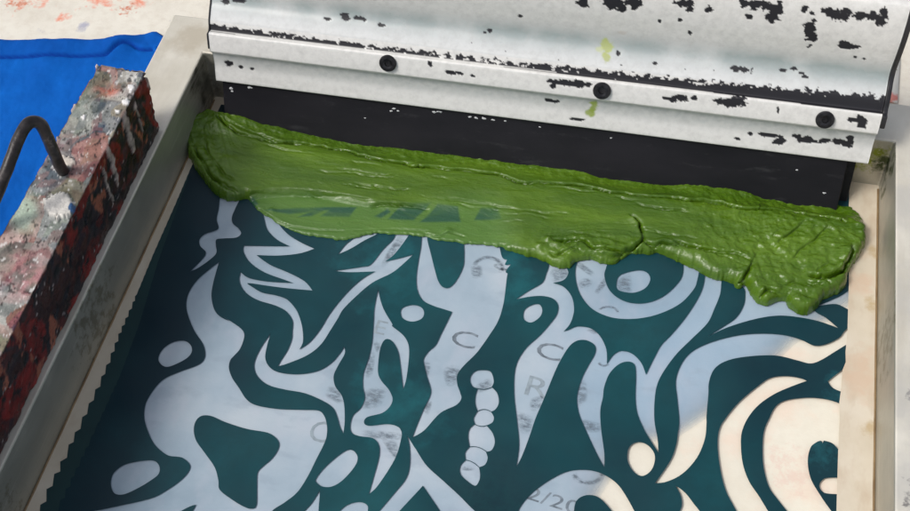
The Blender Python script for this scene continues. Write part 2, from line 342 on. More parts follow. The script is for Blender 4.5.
# scuffs near the right edge
a = me_.splat(a, [(V3(at(824, 450)), .022), (V3(at(832, 378)), .012), (V3(at(500, 258)), .018), (V3(at(835, 395)), .012)], (.02, .15, .18), 110, .50, .12, (0, 0, 0), .5)
a = me_.splat(a, [(V3(at(505, 275)), .05), (V3(at(380, 270)), .05), (V3(at(400, 400)), .05)], (.012, .13, .15), 60, .50, .14, (8, 0, 0), .55)
me_.color(a); me_.bump(me_.noise(900, 2), .10, .0002)
me_.l(me_.ramp(me_.noise(30, 4), [(.3, .30), (.7, .50)]), me_.b.inputs['Roughness'])
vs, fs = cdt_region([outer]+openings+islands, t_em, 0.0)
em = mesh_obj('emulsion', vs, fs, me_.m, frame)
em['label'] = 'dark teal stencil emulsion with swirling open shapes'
ms = Mat('thin_emulsion', .45)
a = ms.ramp(ms.noise(30, 5, .6), [(.3, (.004, .030, .036)), (.7, (.008, .046, .050))]); ms.color(a)
vs, fs = cdt_region([strip], lambda x, y: inside(x, y, strip) & inside(x, y, outer), .00012)
o = mesh_obj('emulsion_edge', vs, fs, ms.m, em); o['label'] = 'lighter teal first coat with serrated edge'
# bare mesh fabric along the rails
mf = Mat('mesh_fabric', .7)
a = mf.ramp(mf.noise(25, 5), [(.3, (.55, .48, .37)), (.55, (.63, .56, .45)), (.75, (.70, .64, .54))])
a = mf.mix(mf.ramp(mf.noise(110, 5, .6, (1, .4, 1)), [(.5, 0.), (.75, .4)]), a, (.42, .28, .17))
a = mf.splat(a, [((.388, -.07, 0), .02), ((.39, -.05, 0), .015), ((.392, -.13, 0), .03)], (.62, .46, .34), 60, .45, .1, (1, 1, 0), .7)
spots = [((.3985, y_, 0), .010) for y_ in (-.05, -.085, -.16, -.215, -.222, -.235)]
a = mf.splat(a, spots, (.48, .36, .20), 90, .44, .1, (6, 1, 0), .8)
mf.color(a)
w1 = mf.n('ShaderNodeTexWave'); w1.inputs['Scale'].default_value = 700; mf.l(mf.coord(), w1.inputs['Vector'])
mf.bump(w1.outputs['Fac'], .15, .0002)
fo = [(-.0008, .0008), (-.0008, YF), (W+.0008, YF), (W+.0008, .0008)]
ins = outer
vs, fs = cdt_region([fo, ins], lambda x, y: inside(x, y, fo) & ~inside(x, y, ins), .0)
mesh_obj('mesh_fabric', vs, fs, mf.m, frame)
# brown adhesive line where the fabric meets the rail
mg = Mat('adhesive', .4); mg.color(mg.ramp(mg.noise(60, 4), [(.3, (.16, .10, .045)), (.7, (.30, .21, .11))]))
def bead_line(x0, x1, wob, name='adhesive_bead'):
    V = []; Fs = []; n = 220
    for i in range(n):
        y = -.003-(.49)*i/n; r = .00045+.00008*fbm(y*90, x0*10)
        for k in range(5):
            an = math.pi*k/4; V.append((x0+wob*fbm(y*40, 3)+math.cos(an)*r*1.3, y, math.sin(an)*r))
    for i in range(n-1):
        for k in range(4): q = i*5+k; Fs.append((q, q+1, q+6, q+5))
    return mesh_obj(name, V, Fs, mg.m, frame, True)
bead_line(.0006, 0, .00006); bead_line(W-.0005, 0, .00005)

# ------------------------------------------------------------------ printed plastic sheet under the screen
mp = Mat('pale_blue_plastic', .45)
a = mp.ramp(mp.noise(12, 5, .55), [(.35, (.26, .35, .43)), (.52, (.36, .45, .53)), (.68, (.47, .54, .60))])
a = mp.mix(mp.math('MULTIPLY', mp.near(V3(at(690, 380)), .09, .7), .6), a, (.28, .41, .54))
a = mp.mix(mp.ramp(mp.noise(26, 5, .6, (1, .6, 1), (3, 3, 0)), [(.5, 0.), (.7, .5)]), a, (.50, .52, .60))
a = mp.mix(mp.ramp(mp.noise(75, 5, .6, (.5, 1, 1), (6, 3, 0)), [(.56, 0.), (.68, .40)]), a, (.27, .34, .42))
mp.color(a); mp.bump(mp.noise(35, 5, .6), .35, .0015)
edge = [(905, 262), (850, 305), (812, 334), (794, 345), (783, 356), (745, 389), (707, 418), (676, 439), (652, 442), (628, 438), (615, 462), (611, 479), (600, 497), (585, 530), (560, 600)]
edW = [tuple(at(x, y, -.0008)[:2]) for x, y in edge]
nx, ny = 210, 230
xs = np.linspace(.004, .396, nx); ys = np.linspace(-.47, -.004, ny)
X, Y = np.meshgrid(xs, ys)
poly = [(.002, -.002), (.397, -.002), (.397, edW[0][1])]+edW+[(edW[-1][0]-.01, -.50), (.002, -.50)]
shv = catmull([(p[0], p[1], c) for p in poly], 1)
gp = [Vector((x, y)) for x, y in zip(X.ravel(), Y.ravel()) if True]
n = len(shv); r = geometry.delaunay_2d_cdt([Vector(p) for p in shv]+gp, [(i, (i+1) % n) for i in range(n)], [], 0, 1e-6)
V = np.array([tuple(v) for v in r[0]]); Fc = np.array(r[2]); cen = V[Fc].mean(1); Fc = Fc[inside(cen[:, 0], cen[:, 1], shv)]
VV = [(x, y, -.0006+.00004*fbm(x*28, y*22, 0, 3)) for x, y in V]
VV = [(x, y, min(z, -.00055)) for x, y, z in VV]
A = V[Fc[:, 0]]; B = V[Fc[:, 1]]; Cc = V[Fc[:, 2]]
ar = (B[:, 0]-A[:, 0])*(Cc[:, 1]-A[:, 1])-(B[:, 1]-A[:, 1])*(Cc[:, 0]-A[:, 0])
Fc = np.where((ar < 0)[:, None], Fc[:, ::-1], Fc)
de_, _, _, _ = dist_poly(V[:, 0], V[:, 1], edW)
sheet = mesh_obj('plastic_sheet', VV, Fc, mp.m, None, True, None, {'rim': 1-.9*np.exp(-(de_/.0055)**1.3)})
ra = mp.n('ShaderNodeAttribute', attribute_name='rim'); mp.l(ra.outputs['Fac'], mp.b.inputs['Alpha'])   # the film thins out to a see-through rim
tag(sheet, 'pale blue plastic sheet with grey print, seen through the stencil openings', 'plastic sheet')
mk = Mat('grey_print', .6); mk.color(mk.ramp(mk.noise(260, 4, .7), [(.35, (.11, .14, .17)), (.65, (.24, .29, .34))]))
mk2 = Mat('faded_print', .6); mk2.color(mk2.ramp(mk2.noise(200, 4, .7), [(.3, (.10, .13, .16)), (.7, (.22, .27, .32))]))
mk3 = Mat('pale_print', .6); mk3.color(mk3.ramp(mk3.noise(260, 4, .7), [(.35, (.22, .27, .31)), (.65, (.32, .39, .44))]))
def text(txt, px, py, size, ang, mat, sx=1., name='printed_letter'):
    cu = bpy.data.curves.new('tmp', 'FONT'); cu.body = txt; cu.size = size; cu.align_x = 'CENTER'; cu.align_y = 'CENTER'
    cu.resolution_u = 3
    ob = bpy.data.objects.new('tmp', cu); C.objects.link(ob)
    dg = bpy.context.evaluated_depsgraph_get(); me = bpy.data.meshes.new_from_object(ob.evaluated_get(dg))
    p = at(px, py, -.0004); R_ = Matrix.Rotation(RAD(ang), 4, 'Z')
    me.transform(Matrix.Translation((p.x, p.y, -.0005)) @ R_ @ Matrix.Diagonal((sx, 1, 1, 1)))
    me.materials.clear(); me.materials.append(getattr(mat, 'm', mat))
    bpy.data.objects.remove(ob); o = bpy.data.objects.new(name, me); C.objects.link(o); o.parent = sheet
    return o
text('E', 380, 328, .0125, -4, mk3, 1.2)
text('C', 464, 340, .0145, -4, mk, 1.5)
text('C', 549, 352, .0145, -6, mk, 1.5)
text('R', 536, 388, .017, -5, mk3, 1.3)
text('2/20', 553, 501, .0100, -8, mk, 1.5, 'printed_date')
text('C', 320, 433, .017, 8, mk3, 1.)
for k_ in (mk2,):
    fa = k_.n('ShaderNodeAttribute', attribute_name='fade')
    al = k_.math('MULTIPLY', fa.outputs['Fac'], k_.ramp(k_.noise(420, 5, .75, (.6, 1.3, 1)), [(.38, .05), (.60, 1.)]))
    k_.l(al, k_.b.inputs['Alpha'])
def arcpatch(cx, cy, r0, r1, a0, a1, mat, name='printed_mark', sy=.75):
    mat = mk2; V = []; Fs = []; n = 18; fd = []
    for i in range(n+1):
        an = RAD(a0+(a1-a0)*i/n); rm = (r0+r1)/2+.5*fbm(i*.5, cx*.1)
        for r_, f_ in ((r0-1, 0.), (rm, .95), (r1+1, 0.)):
            p = at(cx+math.cos(an)*r_, cy-math.sin(an)*r_*sy, -.0005); V.append((p.x, p.y, -.0005)); fd.append(f_*min(1, i/2, (n-i)/2))
    for i in range(n):
        for k in (0, 1): q = 3*i+k; Fs.append((q, q+1, q+4, q+3))
    return mesh_obj(name, V, Fs, mat, sheet, attr={'fade': fd})
def patch(pts, mat, name='printed_mark'):
    mat = mk2; P = catmull(pts, 4); cx = sum(p[0] for p in P)/len(P); cy = sum(p[1] for p in P)/len(P); n = len(P); V = []; fd = []
    for k_, f_ in ((1.35, 0.), (.65, .55)):
        for x, y in P: p = at(cx+(x-cx)*k_, cy+(y-cy)*k_, -.0005); V.append((p.x, p.y, -.0005)); fd.append(f_)
    p = at(cx, cy, -.0005); V.append((p.x, p.y, -.0005)); fd.append(.6)
    Fs = [(i, (i+1) % n, n+(i+1) % n, n+i) for i in range(n)]+[(n+i, n+(i+1) % n, 2*n) for i in range(n)]
    mesh_obj(name, V, Fs, mat, sheet, attr={'fade': fd})
arcpatch(588, 472, 12, 17, 185, 375, mk2)
arcpatch(488, 268, 12, 16, -30, 175, mk2); arcpatch(505, 262, 8, 12, 190, 300, mk2)
patch([(472, 268), (480, 267), (481, 275), (474, 277)], mk2)
patch([(368, 357), (374, 356), (372, 372), (366, 374)], mk2)
patch([(367, 392), (383, 390), (379, 404), (364, 406)], mk2)
patch([(369, 431), (399, 434), (398, 439), (371, 437)], mk2)
patch([(384, 441), (396, 444), (398, 459), (393, 456)], mk2)
patch([(330, 388), (339, 392), (341, 402), (328, 397)], mk2)
patch([(580, 263), (592, 271), (590, 275), (579, 267)], mk2)
patch([(580, 281), (589, 279), (591, 284), (582, 288)], mk2); patch([(596, 290), (603, 280), (606, 283), (600, 292)], mk2)
patch([(552, 272), (564, 266), (568, 274), (556, 281)], mk2); patch([(617, 283), (628, 276), (630, 290), (620, 290)], mk2)
patch([(578, 386), (585, 384), (586, 398), (579, 403)], mk2); patch([(583, 421), (599, 424), (598, 431), (585, 430)], mk2)
patch([(519, 415), (531, 418), (529, 430), (521, 430)], mk2)
patch([(424, 459), (430, 461), (426, 464)], mk); patch([(425, 363), (430, 365), (428, 374), (424, 370)], mk2)
patch([(446, 370), (458, 368), (458, 380), (448, 384)], mk2); patch([(422, 407), (431, 402), (428, 413)], mk2)
patch([(384, 260), (396, 240), (402, 243), (388, 262)], mk2); patch([(462, 467), (474, 467), (472, 470), (464, 470)], mk)
for q_ in [[(374, 343), (380, 345), (377, 352)], [(532, 400), (541, 398), (540, 408), (532, 409)], [(476, 387), (487, 380), (490, 386), (480, 392)], [(588, 330), (600, 329), (596, 334)]]: patch(q_, mk2)
arcpatch(604, 362, 4, 6, 180, 330, mk); arcpatch(608, 315, 10, 12, 10, 150, mk2)

# ------------------------------------------------------------------ squeegee
A0 = at(222, 130); B0 = at(848, 214); u = (B0-A0).normalized(); th = RAD(22)
back = Vector((0, 0, 1)).cross(u); w = math.cos(th)*Vector((0, 0, 1))+math.sin(th)*back; nn = u.cross(w)
L = (B0-A0).length
def sq(uu, s, d): return A0+u*uu+w*s+nn*d
def s_of(x, y, d):
    X = on_plane(x, y, A0+nn*d, nn); return (X-A0).dot(u), (X-A0).dot(w)
def band(pts, d): return sum(s_of(x, y, d)[1] for x, y in pts)/len(pts)
sA = band([(221, 82), (535, 122), (850, 162)], .003)
sAB = band([(220, 52), (535, 94.5), (858, 131)], .0085)
sB = band([(220, 30), (520, 74), (865, 112)], .0095)
sS = band([(220, 22), (520, 65), (868, 94)], .0065)
sD = band([(235, 5), (535, 35), (870, 79)], .002)
sT = s_of(896, 3, .014)[1]
print('bands', sA, sAB, sB, sS, sD, sT)
squee = empty('squeegee', 'screen printing squeegee with chipped white aluminium handle and black rubber blade', 'squeegee')
# front profile (s, d)
ctrl = [(sA, .0005), (sA+.0003, .0026), (sA+.001, .0032), (sA+.006, .0036), (sAB-.009, .0038), (sAB-.0025, .0056), (sAB, .0080), (sAB+.0012, .0090), (sB-.002, .0098), (sB-.0004, .0094), (sB, .0078),
        (sB+.0005, .0066), (sS, .0062), (sS+.002, .0056), (sD-.004, .0036), (sD-.0005, .0018), (sD+.003, .0013), (sD+.007, .0022), (sD+.013, .0052), (sD+.020, .0086), (sD+.028, .0115), (sT-.008, .0135), (sT-.002, .0138), (sT, .0128), (sT+.0012, .0105)]
def resample(P, step):
    q = np.array(P); d = np.hypot(*np.diff(q, axis=0).T); cum = np.r_[0, np.cumsum(d)]
    n = max(2, int(cum[-1]/step)); t = np.linspace(0, cum[-1], n)
    return np.stack([np.interp(t, cum, q[:, 0]), np.interp(t, cum, q[:, 1])], 1)
cc = np.array(catmull([(a*1000, b*1000) for a, b in ctrl], 6, False))/1000
prof = resample(cc, .0006)
bk = [(sT+.0008, .004), (sT-.006, -.002), (sD+.020, -.005), (sD, -.008), (sB, -.013), (sAB, -.014), (sA+.001, -.011), (sA, -.009)]
full = np.concatenate([prof, np.array(bk)]); nf = len(prof); NP = len(full)
U0, U1 = -.0005, L+.0035
NU = 620
us = np.linspace(U0, U1, NU)
oA, uN, wN, nN = map(np.array, (A0, u, w, nn))
GV = oA[None, None]+us[:, None, None]*uN+full[None, :, 0, None]*wN+full[None, :, 1, None]*nN
GV = GV.reshape(-1, 3)
pxy = proj_np(GV)
UU = np.repeat(us, NP); SS = np.tile(full[:, 0], NU)
nz = np.array([fbm(p[0]*.16, p[1]*.22, 0, 4) for p in pxy]); nz2 = np.array([fbm(p[0]*.30+9, p[1]*.42, 4, 2) for p in pxy])
nl = np.array([fbm(U_*40, 3.3, 0, 2) for U_ in UU])
front = np.tile(np.arange(NP) < nf, NU)
m = np.full(len(GV), -9.)
def blob(x, y, rx, ry):
    global m
    dx = (pxy[:, 0]-x)/rx; dy = (pxy[:, 1]-y-(pxy[:, 0]-x)*.12)/ry
    sel = (np.abs(dx) < 3) & (np.abs(dy) < 4)
    v = np.where(sel, 1.15-np.hypot(dx, dy)+.70*nz+.16*nz2, -9); m = np.maximum(m, v)
for bb in [(583, 3, 5, 4), (614, 3, 10, 6), (622, 7, 5, 4), (634, 3, 7, 5), (683, 4, 7, 4), (690, 6, 4, 5), (709, 9, 3.5, 3), (745, 3, 5, 4), (755, 5, 8, 4), (766, 6, 7, 4), (775, 12, 6, 6), (772, 18, 6, 4), (749, 17, 3, 2.5), (780, 8, 3, 6),
           (805, 9, 3, 3), (812, 13, 3, 2), (810.5, 32, 5.2, 11), (832, 12, 8, 4), (840, 17, 8, 4), (835, 15, 4, 7), (846, 12, 6, 3), (862, 16, 8, 4), (876, 17, 6, 4), (884, 15, 4, 6), (881, 22, 5, 4), (848, 46, 9, 3), (845, 43, 5, 2), (741, 69.5, 10, 2.6), (784, 70, 4, 1.6), (794, 69, 3, 1.5), (801, 73, 2.5, 1.5), (805, 77, 3, 1.5),
           (346, 17, 4, 4), (327, 19, 3, 1.6), (360, 18, 5, 2), (381, 25, 3, 1.6), (490, 31, 2.2, 2.2), (485, 33, 2, 1.5), (618, 53, 2.2, 2), (655, 64, 2, 1.5), (230, 64, 4, 2.2), (241, 67, 2, 1.5), (252, 69, 2, 1.5), (552, 101, 6, 1.6), (577, 119, 6, 1.4), (238, 0, 6, 2.5), (226, 1, 4, 3),
           (570, 83.5, 10, 2.8), (558, 82, 5, 2.4), (580, 84, 8, 3), (553, 86, 3, 2), (728, 103, 13, 3.6), (738, 101, 8, 4), (680, 98, 7, 3), (674, 99, 4, 3), (668, 99, 5, 1.6), (862, 120, 5, 4), (853, 120, 5, 2.2), (860, 126, 4, 2.5), (778, 110, 1.2, 3), (452, 73, 6, 1.8), (460, 74, 4, 1.5), (473, 76, 2, 1), (694, 98, 3, 2),
           (779, 141, 6, 3.2), (765, 135, 7, 1.8), (775, 136, 8, 1.6), (803, 139, 7, 3), (797, 137, 4, 2), (812, 141, 5, 2), (824, 141, 5, 2), (838, 142, 6, 2.5), (846, 144, 5, 3), (850, 140, 3.5, 5), (738, 139, 4, 1.4), (750, 134, 2, 1.6), (430, 64, 2, 2), (552, 82, 4, 2), (680, 20, 1.5, 2), (660, 21, 1.5, 1.5), (520, 16, 1.5, 1.5), (690, 33, 2, 2), (855, 57, 2, 1.2), (864, 59, 1.5, 1)]:
    blob(*bb)
# ragged black seam above the screw band
uk = [0, .02, .035, .05, .08, .11, .13, .16, .185, .20, .23, .26, .30, .33, .37]
cov = [1.1, 1.0, .45, .75, .75, .55, .35, .30, .55, .75, .9, .9, .95, 1.15, 1.25]
thk = np.interp(UU, [0, .10, .2, .26, .31, .34, .37], [.0038, .0028, .0040, .0046, .0060, .0072, .0085])
cv = np.interp(UU, uk, cov)
ds = (SS-sB-.0002)/thk
v = np.where((ds > -.05) & (ds < 1.3), cv*(1-np.clip(ds, 0, 2)**2*.9)-.22+.80*nz+.25*nz2, -9)
v = np.where((ds > -.05) & (ds < .22) & (cv > .3), np.maximum(v, .25+.6*nz2+.3*nz), v)
m = np.maximum(m, v)
# grit just above the seam and small flecks
flk = np.where((nz2 > .80) & (SS > sS) & (SS < sS+.006), 1, -9) ; m = np.maximum(m, np.where(UU > .12, flk, -9))
m = np.where(front, m, -9)
chip = sstep(-.04, .06, m)
base = np.array([.62, .615, .60]); white = np.array([.76, .755, .735])
# shading painted into the colour: greenish grey in the hollow, grey on the lower band
hollow_shade = np.exp(-((SS-sD-.001)/.0062)**2)*(.5+.35*nl+.1*nz)
band_shade = np.where(SS < sAB-.001, np.exp(-((SS-sAB+.002)/.0085)**2), 0)*(.62+.3*nz)
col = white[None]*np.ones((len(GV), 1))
col = col+(np.array([.20, .26, .25])-col)*np.clip(hollow_shade*1.75, 0, 1)[:, None]*.93
col = col+(np.array([.33, .36, .37])-col)*np.clip(band_shade, 0, 1)[:, None]*.95
upper_shade = np.where(SS > sS, np.exp(-((SS-sD+.006)/.010)**2), 0)*.45  # bluish shade of the curve above the seam, painted in as well
col = col+(np.array([.55, .59, .62])-col)*upper_shade[:, None]
col *= (1+.06*nz[:, None])
def spot(x, y, rx, ry, cl, al=1.):
    global col
    dx = (pxy[:, 0]-x)/rx; dy = (pxy[:, 1]-y)/ry
    k = sstep(-.15, .35, 1-np.hypot(dx, dy)+.5*nz)*al*front; k = np.where((np.abs(dx) < 3) & (np.abs(dy) < 3), k, 0)
    col = col+(np.array(cl)-col)*k[:, None]
spot(607, 46, 6, 9, (.40, .46, .10), .8); spot(606, 57, 4, 6, (.42, .47, .12), .8); spot(600, 50, 4, 4, (.5, .55, .25), .6)
spot(594, 106, 4.5, 5, (.26, .34, .05), .9); spot(590, 113, 5, 4, (.26, .34, .05), .9); spot(592, 109, 3, 6, (.26, .34, .05), .8)
spot(622, 33, 6, 2, (.55, .48, .42), .4)
black = np.array([.011, .011, .016])
col = col*(1-chip[:, None])+black*chip[:, None]
# chips are pits: push the surface in a little
off = -.00025*chip*front
GV = GV+off[:, None]*nN
Fs = []
for i in range(NU-1):
    b0 = i*NP; b1 = b0+NP
    Fs += [(b0+j, b1+j, b1+(j+1) % NP, b0+(j+1) % NP) for j in range(NP)]
Fs += [tuple(range(NP-1, -1, -1)), tuple((NU-1)*NP+j for j in range(NP))]
Fs = [f[::-1] for f in Fs]
mh = Mat('chipped_handle_coating', .32, 0, .5)
at_ = mh.n('ShaderNodeAttribute', attribute_name='Col'); ch = mh.n('ShaderNodeAttribute', attribute_name='chip')
mh.color(mh.mix(mh.math('MULTIPLY', mh.ramp(mh.noise(240, 5, .7), [(.45, 0.), (.75, .30)]), mh.math('SUBTRACT', 1., ch.outputs['Fac'])), at_.outputs['Color'], (.33, .33, .32)))
mh.l(mh.ramp(mh.math('ADD', mh.noise(60, 4), mh.math('MULTIPLY', ch.outputs['Fac'], .5)), [(.3, .26), (1., .6)]), mh.b.inputs['Roughness'])
mh.bump(mh.noise(500, 3), .06, .0003)
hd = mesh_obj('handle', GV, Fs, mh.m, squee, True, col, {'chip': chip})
hd.data.polygons[len(Fs)-1].use_smooth = False; hd.data.polygons[len(Fs)-2].use_smooth = False
# black end caps
mb = Mat('black_plastic', .35); mb.color(mb.ramp(mb.noise(80, 5), [(.4, (.008, .008, .010)), (.75, (.03, .03, .035))])); mb.bump(mb.noise(200, 4), .2, .0004)
def cap(u0, u1, slo, grow, lab):
    pts = [(s, d+grow) for s, d in prof[::4] if s > slo]+[(sT+.003, .004), (sT-.004, -.006), (sD, -.011), (sB, -.015), (slo, -.015)]
    pts = [(s+(.0010 if i < len(pts)-5 and s > sT-.003 else 0), d) for i, (s, d) in enumerate(pts)]
    n = len(pts); V = [sq(u0, s, d) for s, d in pts]+[sq(u1, s, d) for s, d in pts]
    Fs = [tuple(range(n)), tuple(range(2*n-1, n-1, -1))]+[(i, i+n, (i+1) % n+n, (i+1) % n) for i in range(n)]
    o = mesh_obj('end_cap', V, [f[::-1] for f in Fs], mb.m, squee); bevel(o, .0005, 2); o['label'] = lab
cap(U1+.0001, U1+.0027, sB-.009, .0012, 'thick black right end cap'); cap(U0-.0012, U0-.0001, sB-.012, .0002, 'thin black left end cap')
# rubber blade
mr = Mat('black_rubber', .5, 0, .28)
a = mr.ramp(mr.noise(30, 5, .6, (.4, 1, 1)), [(.35, (.006, .006, .009)), (.7, (.016, .015, .020))])
a = mr.mix(mr.ramp(mr.noise(160, 6, .75, (.25, 1, 1), (3, 0, 0)), [(.58, 0.), (.75, .5)]), a, (.055, .055, .060))
mr.color(mr.mix(mr.ramp(mr.noise(420, 3, .6), [(.80, 0.), (.84, .4)]), a, (.30, .30, .32))); mr.bump(mr.noise(120, 5), .15, .0005)
bu0, bu1 = .0022, L-.0065
pr = [(0, 0), (sA+.006, 0), (sA+.006, -.008), (0, -.008)]
V = []; n = 60
for i in range(n+1):
    t = bu0+(bu1-bu0)*i/n
    for s, d in pr: V.append(sq(t, s, d+(.0004*fbm(t*30, s*20) if s == 0 else 0)))
Fs = []
for i in range(n):
    for k in range(4): q = 4*i; Fs.append((q+k, q+(k+1) % 4, q+4+(k+1) % 4, q+4+k))
Fs += [(3, 2, 1, 0), (4*n, 4*n+1, 4*n+2, 4*n+3)]
Fs = [f[::-1] for f in Fs]
o = mesh_obj('rubber_blade', V, Fs, mr.m, squee); bevel(o, .0005, 2)
V = [sq(a_, b_, c_) for a_ in (L-.030, L-.0008) for b_, c_ in ((-.0035, -.0085), (sA+.004, -.0085), (sA+.004, -.012), (-.0035, -.012))]
Fs = [(0, 1, 2, 3), (7, 6, 5, 4), (0, 4, 5, 1), (1, 5, 6, 2), (2, 6, 7, 3), (3, 7, 4, 0)]
o = mesh_obj('blade_backing', V, Fs, mr.m, squee); bevel(o, .0005, 2)
# white residue nicks on the blade top
mw = Mat('white_residue', .6); mw.color((.55, .56, .58))
V = []; Fs = []
rnd = random.Random(4)
for (x, y, r) in [(231, 88, 2.2), (232, 91, 1.6), (250, 87.5, 2.), (394, 108.5, 1.6), (398, 111, 1.2), (365, 118, 1.), (434, 112, 1.8), (438, 111.5, 1.4), (441, 112, 1.2), (470, 117, 1.4), (476, 118, 1.8), (484, 118.6, 2.2), (493, 119.8, 1.6), (505, 121, 1.2), (824, 193, 1.5), (797, 170, 1.), (540, 127, .9), (611, 138, .9), (391, 111, 1.3)]:
    uu, s = s_of(x, y, 0.0); s = min(s, sA-.0012); b0 = len(V); V.append(sq(uu, s, .0004)); k = 9; rr = r*.00042
    for j in range(k):
        an = 2*math.pi*j/k; q = rr*rnd.uniform(.6, 1.3); V.append(sq(uu+math.cos(an)*q*1.7, s+math.sin(an)*q, .00002))
    Fs += [(b0, b0+1+j, b0+1+(j+1) % k) for j in range(k)]
    mesh_obj('dried_residue', V, Fs, mw.m, squee); V = []; Fs = []
# screws with hex sockets
mscr = Mat('black_oxide_steel', .35, .6); mscr.color(mscr.ramp(mscr.noise(300, 4), [(.4, (.015, .015, .018)), (.75, (.05, .05, .055))]))
for x, y in ((388, 63), (602, 90.5), (825, 119.5)):
    uu, s = s_of(x, y, .0098); d0 = .0098
    rings = [(.0049, 0), (.0049, .0009), (.0045, .0014), (.0030, .0015), (.0022, .0013)]
    k = 36; V = []; Fs = []
    for r_, dd in rings:
        for j in range(k): an = 2*math.pi*j/k; V.append(sq(uu+math.cos(an)*r_, s+math.sin(an)*r_, d0+dd))
    nr = len(rings)
    for i in range(nr-1):
        for j in range(k): Fs.append((i*k+j, i*k+(j+1) % k, (i+1)*k+(j+1) % k, (i+1)*k+j))
    # hex hole rim to hex floor
    b0 = len(V)
    for r_, dd in ((.0019, .0012), (.0019, .0004)):
        for j in range(k):
            an = 2*math.pi*j/k; hx = math.cos(math.pi/6)/math.cos(((an) % (math.pi/3))-math.pi/6); V.append(sq(uu+math.cos(an)*r_*hx, s+math.sin(an)*r_*hx, d0+dd))
    for j in range(k):
        Fs.append(((nr-1)*k+j, (nr-1)*k+(j+1) % k, b0+(j+1) % k, b0+j)); Fs.append((b0+j, b0+(j+1) % k, b0+k+(j+1) % k, b0+k+j))
    Fs.append(tuple(b0+k+j for j in range(k)))
    so = mesh_obj('screw', V, Fs, mscr.m, squee, False)

# ------------------------------------------------------------------ green ink
zi = .0
front_px = [(206, 120), (196, 126), (190, 137), (188, 150), (192, 163), (201, 177), (210, 190), (221, 199), (234, 202), (246, 199), (252, 205), (262, 213), (275, 222), (290, 230), (305, 235), (330, 239), (346, 240.5), (362, 236), (378, 234), (400, 235), (420, 236.5), (440, 241), (462, 243), (480, 245.5), (499, 247), (512, 252), (526, 256), (540, 260), (549, 265), (558, 268), (569, 268), (578, 262), (590, 260), (598, 263), (606, 265), (616, 264), (624, 258), (636, 254), (648, 255), (658, 254), (669, 258), (678, 262), (687, 267), (701, 273), (712, 279), (722, 281), (732, 284), (737, 289), (746, 287), (752, 298), (762, 306), (773, 304), (782, 302), (790, 310), (799, 315), (808, 315), (817, 308), (822, 301), (834, 296), (845, 287), (847, 276), (852, 266), (862, 252), (865, 238), (863, 225), (859, 215), (852, 209)]
fp = catmull(front_px, 4, False)
rnd = random.Random(11)
fp2 = []
for i in range(len(fp)-1):
    for k in range(3): t = k/3; fp2.append((fp[i][0]+(fp[i+1][0]-fp[i][0])*t, fp[i][1]+(fp[i+1][1]-fp[i][1])*t))
fp = [(x+1.2*fbm(x*.12, y*.12, 2)+.5*fbm(x*.5, y*.5, 5, 2), y+1.4*fbm(x*.15, y*.15, 7)+.55*fbm(x*.42, y*.42, 11, 2)) for x, y in fp2]
fw = [tuple(at(x, y, zi)[:2]) for x, y in fp]
def fl(t): p = A0+u*t; return (p.x, p.y)
bkp = [fl(L+.002), fl(0.0), fl(-.004)]
bkp = [(x, y+.004) for x, y in bkp]
inkpoly = fw+bkp
st = .0005
gx = np.arange(-.004, .405, st); gy = np.arange(-.105, .006, st)
X, Y = np.meshgrid(gx, gy); xf = X.ravel(); yf = Y.ravel()
ins_ = inside(xf, yf, inkpoly)
dd, bx, by, _ = dist_poly(xf, yf, inkpoly, True)
keep = ins_ | (dd < st*1.5)
df, _, _, _ = dist_poly(xf, yf, fw)
# snap the ring just outside onto the outline
xf = np.where(~ins_ & keep, bx, xf); yf = np.where(~ins_ & keep, by, yf); df = np.where(ins_, df, np.where(keep & (df < dd+.0005), 0, df)); 
pz = proj_np(np.stack([xf, yf, np.zeros_like(xf)], 1)); PX, PY = pz[:, 0], pz[:, 1]
uu_ = (xf-A0.x)*u.x+(yf-A0.y)*u.y; tv = -((xf-A0.x)*(-u.y)+(yf-A0.y)*u.x)   # distance in front of blade foot
thinpoly = catmull([(248, 204), (258, 199), (290, 197), (322, 199), (372, 208), (405, 210), (450, 208), (490, 212), (500, 228), (500, 262), (420, 262), (330, 262), (270, 245), (235, 215)], 4)
ti = inside(PX, PY, thinpoly); td, _, _, _ = dist_poly(PX, PY, thinpoly, True)
bw = np.interp(PX, [230, 410, 480], [.35, .55, 2.6]); thin = sstep(-9*bw, 6*bw, np.where(ti, td, -td))
hq = [s_of(x, y, 0.) for x, y in ((222, 112), (240, 116), (258, 123), (290, 131), (318, 137), (354, 145), (402, 149), (458, 157), (500, 162), (542, 167), (574, 171), (600, 180), (632, 184), (670, 186), (699, 186), (732, 190), (760, 197), (798, 205), (839, 215))]
hc = np.interp(uu_, [q[0] for q in hq], [max(q[1]*w.z, .0014) for q in hq])
body = np.interp(uu_, [-.01, 0, .04, .12, .2, .3, .34, .37], [.009, .0085, .0060, .0042, .0045, .0062, .0078, .0085])
mix_ = sstep(.0, .014, tv); Ht = hc*(1-mix_)+body*mix_
fin = keep
nzs = np.zeros_like(xf); nzm = np.zeros_like(xf); nzl = np.zeros_like(xf); nzf = np.zeros_like(xf); nzg = np.zeros_like(xf)
idx = np.where(fin)[0]
chaos = np.clip(sstep(650, 790, PX)+np.exp(-((PX-590)/45)**2-((PY-250)/14)**2)+.8*sstep(240, 205, PX), 0, 1)
